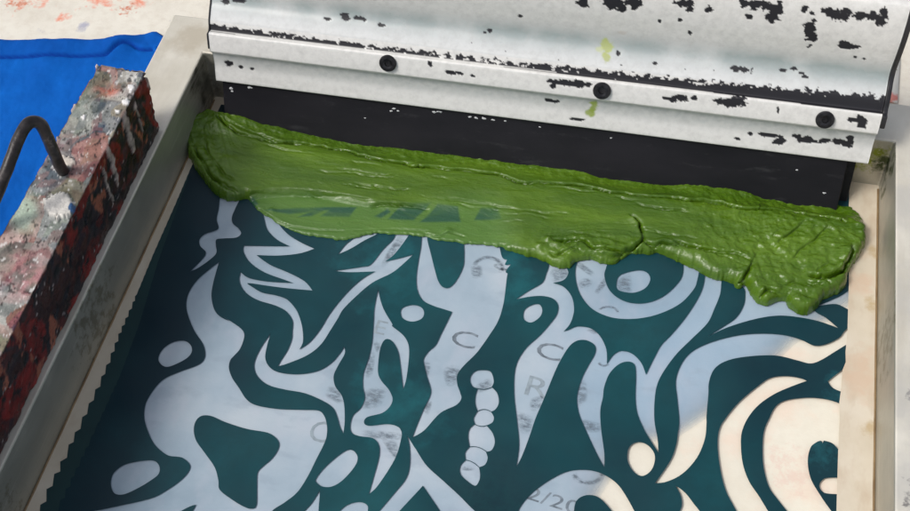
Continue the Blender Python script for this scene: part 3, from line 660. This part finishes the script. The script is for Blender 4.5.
for i in idx:
    x = xf[i]; y = yf[i]
    k = chaos[i]
    wv = .006*noise.noise(Vector((x*45, y*45, 1)))
    sl = 120+40*k
    yy = y+wv+(.35*k*(x-.3))          # streaks swing downward at the right end
    nzs[i] = noise.fractal(Vector((x*(22+30*k), yy*(130-30*k), 0)), .9, 2.1, 4)
    nzm[i] = noise.fractal(Vector((x*70, y*90, 5)), .9, 2., 3)
    nzl[i] = noise.fractal(Vector((x*22, y*30, 8)), 1., 2., 2)
    nzg[i] = noise.fractal(Vector((x*330, y*360, 6)), .8, 2., 3)
    nzf[i] = noise.ridged_multi_fractal(Vector((x*130, y*150, 3)), .9, 2.1, 3, 1., 2.)
chaos = np.maximum(chaos, .65*sstep(.007, .003, tv)); wEdge = (.0040*(1-thin)+.0018*thin)*np.clip(1+.6*nzl+.3*nzm, .5, 1.7)
pf = np.sqrt(np.clip(1-(1-np.clip(df/wEdge, 0, 1))**2, 0, 1))
Hh = Ht*(1-thin)+.0012*thin
Hh = Hh*(1+.14*nzl)
h = pf*Hh
h += pf*((.00030+.0004*chaos)*nzs*(1-thin)+.00016*nzs*thin+chaos*.0009*nzm*(1-thin)+(.15+chaos)*.00060*(nzf-1)*(1-thin)+chaos*.00035*nzg)
shx = np.zeros_like(xf); shy = np.zeros_like(xf)
def crease(pts, z, depth, wd, lip=.6, jit=.0010):
    lip = lip*.35; wd = wd*1.2; depth = depth*1.9
    """an overlapping fold: a sharp groove with a raised lip behind it"""
    global h
    q = [tuple(at(x, y, z)[:2]) for x, y in catmull(pts, 4, False)]
    q = [(x+jit*fbm(x*160, y*160, 1), y+jit*fbm(x*160, y*160, 9)) for x, y in q]
    d, cx, cy, sg = dist_poly(xf, yf, q)
    s_ = d*sg
    g = -depth*np.exp(-(np.clip(-s_, 0, 1)/(wd*.35))**2-(np.clip(s_, 0, 1)/wd)**2)*0
    g = np.where(s_ < 0, -depth*np.exp(-(s_/wd)**2), depth*lip*np.exp(-(s_/(wd*1.6))**2)-depth*np.exp(-(s_/(wd*.35))**2)*(1+lip))
    ends = np.minimum(1, np.hypot(cx-q[0][0], cy-q[0][1])/.004)*np.minimum(1, np.hypot(cx-q[-1][0], cy-q[-1][1])/.004)
    k_ = np.where((s_ > -.0001) & (s_ < .004), np.exp(-(np.clip(s_, 0, 1)/.0016)), 0)*ends*np.minimum(1, pf*1.2)*min(.0016, depth*.32)*np.clip(.8+1.0*nzm+.6*nzl, .1, 1.5)
    shx[:] += (cx-xf)/np.maximum(d, .0004)*k_; shy[:] += (cy-yf)/np.maximum(d, .0004)*k_
    md = np.clip(.75+.9*nzl+.7*nzm, .15, 1.5)
    h = h+np.where(pf > .05, g*ends*md*np.minimum(1, pf*1.3), 0)
crease([(219, 121), (228, 128), (241, 135), (259, 138), (275, 141), (300, 141), (328, 144), (349, 148), (370, 155), (397, 160), (418, 163), (440, 165), (479, 168), (506, 174), (521, 180), (548, 180), (585, 183), (611, 189), (640, 193), (665, 196), (686, 198), (723, 203), (749, 209), (781, 208), (829, 217), (846, 224)], .006, .0034, .0010, .5, .0012)
crease([(222, 117), (240, 125), (262, 131), (280, 136), (300, 139)], .010, .0012, .0012)
crease([(196, 150), (206, 166), (214, 178), (228, 188), (240, 193)], .005, .0014, .0014)
crease([(192, 140), (200, 160), (212, 178), (226, 192)], .003, .0010, .0011)
crease([(206, 125), (205, 140), (212, 158), (224, 172), (236, 182)], .007, .0010, .0013)
crease([(246, 198), (256, 194), (275, 194), (300, 194), (323, 196)], .003, .0012, .0009, .8, .0004)
crease([(370, 205), (385, 204), (410, 205), (430, 208)], .003, .0013, .0010, .8, .0006)
crease([(258, 190), (285, 189), (330, 193), (372, 199)], .005, .0006, .0010)
crease([(553, 241), (563, 240), (575, 240), (586, 241), (594, 248), (606, 249), (620, 250), (631, 247), (641, 239), (640, 230), (636, 222), (630, 214)], .005, .0026, .0013, 1.)
crease([(548, 254), (560, 256), (572, 250), (582, 252)], .003, .0018, .0012, 1.)
crease([(641, 240), (655, 244), (668, 243), (682, 247)], .005, .0016, .0012, 1.)
crease([(648, 246), (662, 250), (676, 255)], .004, .0012, .0010, 1.)
crease([(590, 254), (604, 258), (617, 256), (626, 251)], .003, .0016, .0013, 1.2)
crease([(808, 277), (818, 278), (830, 276), (840, 270), (847, 259), (852, 247)], .006, .0028, .0015, 1.1)
crease([(736, 284), (744, 276), (752, 262), (760, 250)], .005, .0018, .0012, 1.)
crease([(672, 240), (690, 245), (712, 250), (738, 254), (756, 262)], .006, .0011, .0012, .8)
crease([(756, 300), (766, 292), (776, 294), (788, 300)], .004, .0016, .0013, 1.)
crease([(770, 250), (784, 238), (796, 228), (806, 219)], .007, .0009, .0012); crease([(790, 262), (800, 250), (815, 240), (828, 226)], .007, .0009, .0012)
crease([(780, 288), (795, 282), (812, 284), (828, 286)], .006, .0010, .0014)
crease([(445, 195), (480, 200), (520, 207), (560, 214)], .006, .0005, .0012); crease([(420, 232), (440, 236), (452, 233), (468, 238)], .001, .0009, .0008, 1.)
crease([(258, 208), (266, 214), (280, 222), (300, 228), (340, 231), (380, 229), (430, 231)], .001, .0006, .0009, 1.2, .0004)
rg = random.Random(21)
for k in range(34):
    t = rg.uniform(.05, .97); x0 = 215+t*620; yb0 = 122+(x0-222)*.134+14; yt0 = np.interp(x0, [215, 300, 500, 650, 760, 840], [185, 190, 232, 248, 285, 275])
    y0 = rg.uniform(yb0, yt0); ln = rg.uniform(14, 70); sl_ = .12+(rg.uniform(.1, .5) if x0 > 660 else rg.uniform(-.05, .06))*(1 if x0 < 740 else rg.choice((1, -2.2)))
    P_ = [(x0+ln*q/4, y0+sl_*ln*q/4+rg.uniform(-1.2, 1.2)) for q in range(5)]
    crease(P_, .005, rg.uniform(.0002, .0006), rg.uniform(.0006, .0010), rg.uniform(.3, 1.))
# glossy curls along the lower middle edge
for (x, y, r, a_) in [(548, 245, 3.2, .0020), (540, 251, 3.5, .0018), (556, 250, 4, .0022), (568, 255, 5, .0024), (578, 246, 7, .0014), (604, 256, 9, .0022), (448, 233, 4, .0012), (272, 212, 3, .0010), (750, 290, 5, .0012), (796, 306, 6, .0014), (836, 262, 8, .0016), (700, 262, 5, .0008), (640, 250, 4, .0010), (661, 249, 4, .0012), (672, 252, 3, .0010), (231, 170, 7, .0012), (213, 150, 6, .0008)]:
    k = np.exp(-(((PX-x)**2*.6+(PY-y)**2*1.6)/r**2)); h += a_*k*np.minimum(1, pf*1.5)
h = np.maximum(h, pf*.0007)
h = np.where(df <= 0, -.0001, h)+.00035
# never poke through the blade: keep ink just in front of its slanted face
tri_idx = -np.ones(len(xf), int); idx = np.where(keep)[0]; tri_idx[idx] = np.arange(len(idx))
ny_, nx_ = X.shape; G_ = tri_idx.reshape(ny_, nx_); IN = ins_.reshape(ny_, nx_)
a0 = G_[:-1, :-1]; b0 = G_[:-1, 1:]; c0 = G_[1:, 1:]; d0 = G_[1:, :-1]
anyin = (IN[:-1, :-1].astype(int)+IN[:-1, 1:]+IN[1:, 1:]+IN[1:, :-1]) >= 1
ok = (a0 >= 0) & (b0 >= 0) & (c0 >= 0) & (d0 >= 0) & anyin
quads = np.stack([a0[ok], b0[ok], c0[ok], d0[ok]], 1)
# see-through patches of the thin smear
tri = np.zeros_like(xf)
for P_ in [[(298, 219), (318, 209), (328, 211), (312, 218)], [(320, 218), (332, 209), (357, 209), (350, 219)], [(388, 221), (402, 206), (432, 206), (414, 222)], [(420, 224), (438, 207), (458, 209), (461, 224)], [(474, 222), (481, 210), (498, 211), (502, 222)], [(264, 212), (300, 209), (330, 209), (340, 211), (290, 216)], [(246, 202), (254, 198), (259, 206), (251, 210)], [(374, 218), (388, 211), (391, 214), (381, 220)]]:
    i_ = inside(PX, PY, P_); d_, _, _, _ = dist_poly(PX, PY, P_, True); tri = np.maximum(tri, sstep(-1.2, 2.0, np.where(i_, d_, -d_)))
sheer = np.clip(tri*(.95+.5*nzs), 0, .92)*thin
mi = Mat('green_ink', .40, 0, .5, .10)
sh = mi.n('ShaderNodeAttribute', attribute_name='sheer'); tn = mi.n('ShaderNodeAttribute', attribute_name='thin')
a = mi.ramp(mi.noise(40, 5, .6, (.4, 1.6, 1)), [(.3, (.044, .106, .005)), (.5, (.070, .146, .006)), (.72, (.110, .205, .012))])
a = mi.mix(mi.math('MULTIPLY', tn.outputs['Fac'], .6), a, (.095, .21, .045))
a = mi.mix(sh.outputs['Fac'], a, (.016, .080, .045))
mi.color(a)
mi.b.inputs['Subsurface Weight'].default_value = .12; mi.b.inputs['Subsurface Radius'].default_value = (.4, 1., .2); mi.b.inputs['Subsurface Scale'].default_value = .0015
n1 = mi.noise(260, 5, .65, (.30, 1.1, 1), dist=.6); n2 = mi.noise(420, 4, .6)
mi.bump(mi.math('ADD', n1, mi.math('MULTIPLY', n2, .35)), .50, .0012)
wt = mi.n('ShaderNodeAttribute', attribute_name='wet'); mi.l(mi.ramp(mi.math('SUBTRACT', mi.noise(90, 4), mi.math('MULTIPLY', wt.outputs['Fac'], .30)), [(.2, .18), (.7, .52)]), mi.b.inputs['Roughness'])
ink = mesh_obj('green_ink', np.stack([xf+shx, yf+shy, h], 1)[idx], quads, mi.m, None, True, None, {'sheer': sheer[idx], 'thin': thin[idx], 'wet': chaos[idx]})
tag(ink, 'thick glossy green ink pulled across the screen below the squeegee blade', 'ink')

# ------------------------------------------------------------------ paint-crusted bar on the left rail
ZT = .082
pTR = [at(x, y, ZT) for x, y in ((147, 73), (124, 120), (66, 240), (0, 364))]
pTL = [at(x, y, ZT) for x, y in ((98, 67), (67, 120), (29, 191), (0, 239))]
pBR = [at(x, y, H) for x, y in ((162, 122), (113, 240), (49, 376))]
print('bar R', [tuple(round(v*1000, 1) for v in p) for p in pTR]); print('bar L', [tuple(round(v*1000, 1) for v in p) for p in pTL]); print('bar B', [tuple(round(v*1000, 1) for v in p) for p in pBR])
bar = empty('paint_crusted_bar', 'wooden bar caked in dried multicoloured paint lying on the left rail of the frame', 'bar')
def fitx(P, y):   # line through first and last point
    a_, b_ = P[0], P[-1]; return a_.x+(b_.x-a_.x)*(y-a_.y)/(b_.y-a_.y)
yb = (pTR[0].y+pTL[0].y)/2; yf_ = -.46
def secs(y):
    rx = fitx(pTR, y)-.0016; lx = fitx(pTL, y); bx_ = -.0034
    return [(bx_, H+.0008), (rx, ZT), (lx, ZT), (lx-.001, H+.0008)]
stp = .0011; ysb = np.arange(yf_, yb, stp)
segs = []
V = []; info = []
def lerp(a_, b_, n): return [(a_[0]+(b_[0]-a_[0])*i/n, a_[1]+(b_[1]-a_[1])*i/n) for i in range(n)]
nside, ntop, nl_ = 44, 60, 20
rowsN = nside+ntop+nl_+1
hull = []
rowlist = list(ysb)+[yb]
ni = len(rowlist)
for y in rowlist:
    s = secs(y); ring = lerp(s[0], s[1], nside)+lerp(s[1], s[2], ntop)+lerp(s[2], s[3], nl_)+[s[3]]
    for k, (x, z) in enumerate(ring): V.append((x, y, z)); info.append(0 if k < nside else 1 if k < nside+ntop else 2)
# far end face rows: shrink ring towards inside as flat face
base_n = len(V); last = V[-rowsN:]
Fs = []
for i in range(ni-1):
    for k in range(rowsN-1): a_ = i*rowsN+k; Fs.append((a_, a_+1, a_+rowsN+1, a_+rowsN))
# end cap grid: interpolate right side to left side
ng = 26; capidx = []
for j in range(1, ng):
    t = j/ng
    for k in range(nside+1):
        r_ = V[base_n-rowsN+k] if k < nside else V[base_n-rowsN+nside]
        tt = k/nside; xr = r_[0]; zl = H+.0008+(ZT-H-.0008)*tt; s = secs(yb); xl = s[3][0]+(s[2][0]-s[3][0])*tt
        V.append((xr+(xl-xr)*t, yb, zl)); info.append(3)
# stitch cap: col 0 = right side ring k 0..nside
cols_ = [[base_n-rowsN+k for k in range(nside+1)]]+[[base_n+(j-1)*(nside+1)+k for k in range(nside+1)] for j in range(1, ng)]
for j in range(ng-1):
    for k in range(nside): Fs.append((cols_[j][k], cols_[j][k+1], cols_[j+1][k+1], cols_[j+1][k]))
V = np.array(V); info = np.array(info)
pal_top = np.array([(.34, .34, .31), (.50, .50, .46), (.20, .24, .25), (.40, .28, .22), (.12, .17, .14), (.40, .33, .26), (.45, .10, .07), (.05, .07, .10), (.26, .33, .20), (.66, .64, .60), (.32, .14, .14), (.03, .05, .09), (.20, .17, .10), (.62, .60, .56), (.14, .02, .02), (.50, .20, .16)])
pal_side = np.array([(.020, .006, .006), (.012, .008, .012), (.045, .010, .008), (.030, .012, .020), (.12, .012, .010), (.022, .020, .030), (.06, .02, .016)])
Nn = len(V); colr = np.zeros((Nn, 3)); disp = np.zeros(Nn)
pb = proj_np(V)
for i in range(Nn):
    x, y, z = V[i]; p = Vector((x, y, z))
    wq = p*60; q = Vector((p.x*175, p.y*115, p.z*150))+Vector((noise.noise(wq), noise.noise(wq+Vector((9, 2, 1))), noise.noise(wq+Vector((3, 7, 5)))))*2.0
    f1 = noise.fractal(p*150, .8, 2., 4); f2 = noise.fractal(p*420, .8, 2., 3)
    cell = noise.cell(q*1.0); cell2 = noise.cell(q*.38+Vector((5, 5, 5))); cell3 = noise.cell(q*.16+Vector((15, 5, 5)))
    if info[i] == 1:
        cc_ = pal_top[int(abs(cell*97.3)) % len(pal_top)]*.28+pal_top[int(abs(cell2*53.1)) % len(pal_top)]*.47+pal_top[int(abs(cell3*71.3)) % len(pal_top)]*.25
        gy_ = .5+.5*f1
        cl = cc_*(.55+.6*gy_)
        # pale green worn area and the nearer chalky part
        X_, Y_ = pb[i]
        if f2 > .50: cl = cl*.2
        if f2 < -.64: cl = cl*.3+np.array((.80, .80, .78))*.7
        k = math.exp(-(((X_-22)/17)**2+((Y_-212)/19)**2)**2)
        k = min(1, k*1.1+0)*(.9 if f2 < .5 else .3)
        cl = cl*(1-k)+np.array((.47, .58, .46))*k
        k = math.exp(-(((X_-72)/26)**2+((Y_-100)/26)**2)); cl = cl*(1-.45*k)+np.array((.28, .34, .26))*.45*k
        k = math.exp(-(((X_-25)/22)**2+((Y_-280)/26)**2))*max(0, f1+.4); cl = cl*(1-min(.8, k))+np.array((.55, .24, .26))*min(.8, k)
        k = math.exp(-(((X_-107)/10)**2+((Y_-90)/6)**2))*max(0, f1+.6); cl = cl*(1-min(.9, k))+np.array((.62, .12, .07))*min(.9, k)
        k = 1 if math.hypot((X_-60)/15, (Y_-207)/13)+.25*f1+.12*f2 < .95 else 0     # thick white dab
        if k: cl = np.array((.74, .71, .66))*(1-.25*max(0, -f2)); disp[i] += .0022
        k = 1 if math.hypot((X_-66)/10, (Y_-162)/7)+.35*f1+.2*f2 < .75 else 0
        if k: cl = np.array((.74, .66, .58)); disp[i] += .0015
        for (sx_, sy_, sr) in ((132, 88, 6), (126, 102, 5), (136, 95, 4), (118, 112, 4), (84, 118, 4)):
            if math.hypot((X_-sx_)/sr, (Y_-sy_)/(sr*.8))+.5*f1 < .8: cl = np.array((.82, .81, .80)); disp[i] += .0010
        if math.hypot((X_-73)/4, (Y_-209)/6)+.4*f1 < .8: cl = np.array((.03, .10, .24))
        disp[i] += .0005*f1+.00018*f2
    else:
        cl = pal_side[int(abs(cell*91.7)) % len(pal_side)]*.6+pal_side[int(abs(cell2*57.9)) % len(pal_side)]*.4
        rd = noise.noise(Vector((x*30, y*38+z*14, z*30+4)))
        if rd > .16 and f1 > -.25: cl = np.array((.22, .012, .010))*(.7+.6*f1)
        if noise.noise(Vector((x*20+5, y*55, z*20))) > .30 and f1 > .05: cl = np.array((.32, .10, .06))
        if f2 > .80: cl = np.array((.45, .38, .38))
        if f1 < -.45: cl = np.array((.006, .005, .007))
        # pale drips running down from the top edge near the far end
        dr = noise.noise(Vector((y*230+.6*f1, 2.5+z*14, 0)))+.25*noise.noise(Vector((y*60, z*80, 0)))
        lim = .10+.35*max(0, 1-(yb-y)/.07)
        if y > yb-.075 and dr > .5-lim and (ZT-z) < .036*(dr+.35): cl = np.array((.56, .46, .42))*(.75+.35*f2+.3*f1); disp[i] += .0009
        disp[i] += .0008*f1+.0003*f2
    colr[i] = np.clip(cl, .002, .9)
nrm = np.zeros((Nn, 3)); nrm[info == 0] = (1, 0, .1); nrm[info == 1] = (0, 0, 1); nrm[info == 2] = (-1, 0, 0); nrm[info == 3] = (0, 1, 0)
for i in range(ni):   # corner vertices
    nrm[i*rowsN+nside] = (.7, 0, .7); nrm[i*rowsN+nside+ntop] = (-.7, 0, .7)
for k in range(rowsN): nrm[base_n-rowsN+k] += (0, .7, 0)
side_lim = np.where(info == 0, np.minimum(disp, .0010), disp)
Vd = V+nrm*side_lim[:, None]
mc = Mat('dried_paint_crust', .45, 0, .5); aa = mc.n('ShaderNodeAttribute', attribute_name='Col')
fn = mc.ramp(mc.noise(900, 4, .7), [(.3, (.70, .70, .70)), (.7, (1.15, 1.15, 1.15))])
mc.color(mc.mix(.8, aa.outputs['Color'], fn, 'MULTIPLY')); mc.bump(mc.noise(600, 5, .7), .5, .0008)
mc.l(mc.ramp(mc.noise(120, 4), [(.35, .25), (.7, .65)]), mc.b.inputs['Roughness'])
o = mesh_obj('bar_body', Vd, Fs, mc.m, bar, True, colr)
# bent wire handle rising from the bar
mwi = Mat('painted_black_wire', .4, .2)
a = mwi.ramp(mwi.noise(150, 5, .65), [(.40, (.016, .013, .014)), (.6, (.045, .038, .038)), (.72, (.20, .17, .16))])
mwi.color(a); mwi.bump(mwi.noise(300, 4), .4, .0008)
def tube(name, pts, r, mat, parent, seg=14, jit=.08):
    P = [Vector(p) for p in pts]; V = []; Fs = []; up = Vector((.3, -.9, .2)).normalized()
    for i, p in enumerate(P):
        t = (P[min(i+1, len(P)-1)]-P[max(i-1, 0)]).normalized(); a_ = t.cross(up).normalized(); up = a_.cross(t).normalized()
        for k in range(seg):
            an = 2*math.pi*k/seg; rr = r*(1+jit*noise.noise(Vector((p.x*200+k*.5, p.y*200, p.z*200)))); V.append(p+a_*math.cos(an)*rr+up*math.sin(an)*rr)
    for i in range(len(P)-1):
        for k in range(seg): Fs.append((i*seg+k, i*seg+(k+1) % seg, (i+1)*seg+(k+1) % seg, (i+1)*seg+k))
    n = len(P); Fs += [tuple(range(seg))[::-1], tuple((n-1)*seg+k for k in range(seg))]
    return mesh_obj(name, V, Fs, mat, parent, True)
wp = [(65, 174, .079), (60, 166, .088), (53, 150, .101), (46, 134, .112), (41, 125, .117), (34, 121.5, .120), (26, 126, .1205), (17, 143, .118), (6, 172, .111), (-8, 206, .098), (-26, 244, .078), (-40, 275, .058)]
W3 = [at(x, y, z) for x, y, z in wp]
pts = []
for ax in zip(*[catmull([(i, p[k]) for i, p in enumerate(W3)], 6, False) for k in range(3)]): pts.append((ax[0][1], ax[1][1], ax[2][1]))
tube('wire_handle', pts, .0030, mwi.m, bar)

# ------------------------------------------------------------------ blue cloth
mcl = Mat('blue_cloth', .85, 0, .12)
a = mcl.ramp(mcl.noise(35, 5, .6), [(.3, (.001, .085, .40)), (.6, (.002, .115, .50)), (.8, (.004, .15, .60))])
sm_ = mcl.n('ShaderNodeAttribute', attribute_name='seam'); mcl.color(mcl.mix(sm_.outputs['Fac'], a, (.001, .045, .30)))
wv = mcl.n('ShaderNodeTexWave'); wv.inputs['Scale'].default_value = 500; wv.inputs['Distortion'].default_value = 2; mcl.l(mcl.coord(), wv.inputs['Vector'])
mcl.bump(mcl.math('ADD', mcl.noise(120, 5, .6), mcl.math('MULTIPLY', wv.outputs['Fac'], .15)), .45, .0012)
ZC = TZ+.002
top_px = [(-60, 46), (-20, 44), (0, 43.5), (30, 43), (60, 42), (85, 41), (105, 41), (118, 40), (130, 39), (142, 35.5), (152, 32.5), (156.5, 32.5)]
right_px = [(156.5, 32.5), (149, 49), (140, 68.5), (120, 108), (90, 170), (0, 352), (-40, 430)]
tp = [tuple(at(x, y, ZC)[:2]) for x, y in catmull(top_px, 4, False)]
rp = [(-M-.0012-.0004*math.sin(i), at(x, y, ZC).y) for i, (x, y) in enumerate(right_px)]
rp = rp[1:]
cp = tp+rp+[(-.25, rp[-1][1]), (-.25, tp[0][1])]
hem_px = [(-60, 61), (0, 59.5), (30, 59), (60, 58), (85, 57.5), (100, 57), (108, 56), (114, 52), (120, 47.5), (126, 45.5), (132, 46), (138, 49), (144, 50.5), (152, 50)]
hl = [tuple(at(x, y, ZC)[:2]) for x, y in catmull(hem_px, 4, False)]
gxs = np.arange(-.22, -.02, .0010); gys = np.arange(-.33, .06, .0010); X, Y = np.meshgrid(gxs, gys)
i_ = inside(X.ravel(), Y.ravel(), cp); xs_ = X.ravel()[i_]; ys_ = Y.ravel()[i_]
n = len(cp); r = geometry.delaunay_2d_cdt([Vector(p) for p in cp]+[Vector(p) for p in zip(xs_, ys_)], [(i, (i+1) % n) for i in range(n)], [], 0, 1e-6)
V = np.array([tuple(v) for v in r[0]]); Fc = np.array(r[2]); cen = V[Fc].mean(1); Fc = Fc[inside(cen[:, 0], cen[:, 1], cp)]
d_, cx_, cy_, sg_ = dist_poly(V[:, 0], V[:, 1], hl); de, _, _, _ = dist_poly(V[:, 0], V[:, 1], cp, True)
sd = d_*sg_; top_ = np.argmin(np.hypot(V[:, 0]-at(60, 50, ZC).x, V[:, 1]-at(60, 50, ZC).y)); SEAMPOS = sd[top_] > 0
if not SEAMPOS: sd = -sd; SEAMPOS = True
zz = np.array([.0018*fbm(x*16, y*16, 1, 3)+.0011*fbm(x*48, y*30, 4, 4) for x, y in V])
zz = ZC+.0012+zz+.0016*sstep(-.0008, .0008, sd)*(d_ < .03)-.0020*np.exp(-(sd/.0012)**2)
cr = np.exp(-((V[:, 0]-at(118, 45, ZC).x)/.010)**2)*sstep(at(60, 62, ZC).y, at(60, 40, ZC).y, V[:, 1])
zz += .0025*cr; zz = np.maximum(zz-.0016*np.exp(-de/.0012), TZ+.0006)
A = V[Fc[:, 0]]; B = V[Fc[:, 1]]; Cc = V[Fc[:, 2]]
ar = (B[:, 0]-A[:, 0])*(Cc[:, 1]-A[:, 1])-(B[:, 1]-A[:, 1])*(Cc[:, 0]-A[:, 0]); Fc = np.where((ar < 0)[:, None], Fc[:, ::-1], Fc)
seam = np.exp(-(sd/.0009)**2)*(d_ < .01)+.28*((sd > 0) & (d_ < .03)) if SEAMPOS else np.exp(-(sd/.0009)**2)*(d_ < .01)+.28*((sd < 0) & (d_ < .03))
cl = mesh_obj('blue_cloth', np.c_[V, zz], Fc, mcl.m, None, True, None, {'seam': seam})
so = cl.modifiers.new('thick', 'SOLIDIFY'); so.thickness = .0005; so.offset = 1
tag(cl, 'bright blue cloth with a folded hem lying on the table left of the frame', 'cloth')

# ------------------------------------------------------------------ white paper behind the squeegee
mpa = Mat('white_paper', .8)
a = mpa.ramp(mpa.noise(20, 4), [(.3, (.72, .69, .62)), (.7, (.82, .80, .74))])
P = lambda x, y: V3(at(x, y, TZ+.001))
a = mpa.splat(a, [(P(893, 70), .006), (P(889, 66), .005)], (.06, .05, .05), 420, .50, .05)
a = mpa.splat(a, [(P(889, 98), .009), (P(895, 100), .008)], (.75, .20, .16), 120, .42, .08, (3, 3, 0), .85)
mpa.color(a)
q = [at(x, y, TZ+.001) for x, y in ((897, 104), (904, -6), (700, -60), (690, 80))]
gp = 12; V = []; Fs = []
for i in range(gp+1):
    for j in range(gp+1):
        a_ = q[0].lerp(q[1], i/gp); b_ = q[3].lerp(q[2], i/gp); p = a_.lerp(b_, j/gp); V.append((p.x+.0004*fbm(i*.9, j*.1), p.y, p.z+.0006+.0008*fbm(p.x*20, p.y*20)))
for i in range(gp):
    for j in range(gp): k = i*(gp+1)+j; Fs.append((k, k+1, k+gp+2, k+gp+1))
pa = mesh_obj('paper_sheet', V, Fs, mpa.m, None, True); so = pa.modifiers.new('thick', 'SOLIDIFY'); so.thickness = .0003
tag(pa, 'white paper sheet with a red smudge on the table behind the squeegee', 'paper')

# ------------------------------------------------------------------ camera, light, world
cd = bpy.data.cameras.new('camera'); co = bpy.data.objects.new('camera', cd); C.objects.link(co)
cd.sensor_width = 36; cd.lens = F/910*36; cd.clip_start = .01; cd.clip_end = 50
co.matrix_world = Matrix.Translation(CAM) @ ROT.to_4x4()
sc = bpy.context.scene; sc.camera = co
el, az = RAD(52), None
sdir = Vector((-.62, -.42, 0)).normalized()*math.cos(el)+Vector((0, 0, math.sin(el)))
sl = bpy.data.lights.new('sun', 'SUN'); sl.energy = 1.5; sl.angle = RAD(14); sl.color = (1, .96, .90)
so = bpy.data.objects.new('sun', sl); C.objects.link(so); so.rotation_euler = (-sdir).to_track_quat('-Z', 'Y').to_euler(); so.location = sdir*3
wd = bpy.data.worlds.new('World'); sc.world = wd; wd.use_nodes = True
bg = wd.node_tree.nodes['Background']; sk = wd.node_tree.nodes.new('ShaderNodeTexSky'); sk.sky_type = 'NISHITA'; sk.sun_disc = False
sk.sun_elevation = el; sk.sun_rotation = math.atan2(sdir.x, sdir.y); sk.dust_density = 4; sk.air_density = 1.0; sk.ozone_density = 1
hs = wd.node_tree.nodes.new('ShaderNodeHueSaturation'); hs.inputs['Saturation'].default_value = .45
wd.node_tree.links.new(sk.outputs[0], hs.inputs['Color']); wd.node_tree.links.new(hs.outputs[0], bg.inputs[0]); bg.inputs[1].default_value = .12
sc.view_settings.view_transform = 'Standard'; sc.view_settings.look = 'None'; sc.view_settings.exposure = 0.12; sc.view_settings.gamma = 1
sc.render.resolution_x = 1024; sc.render.resolution_y = 575
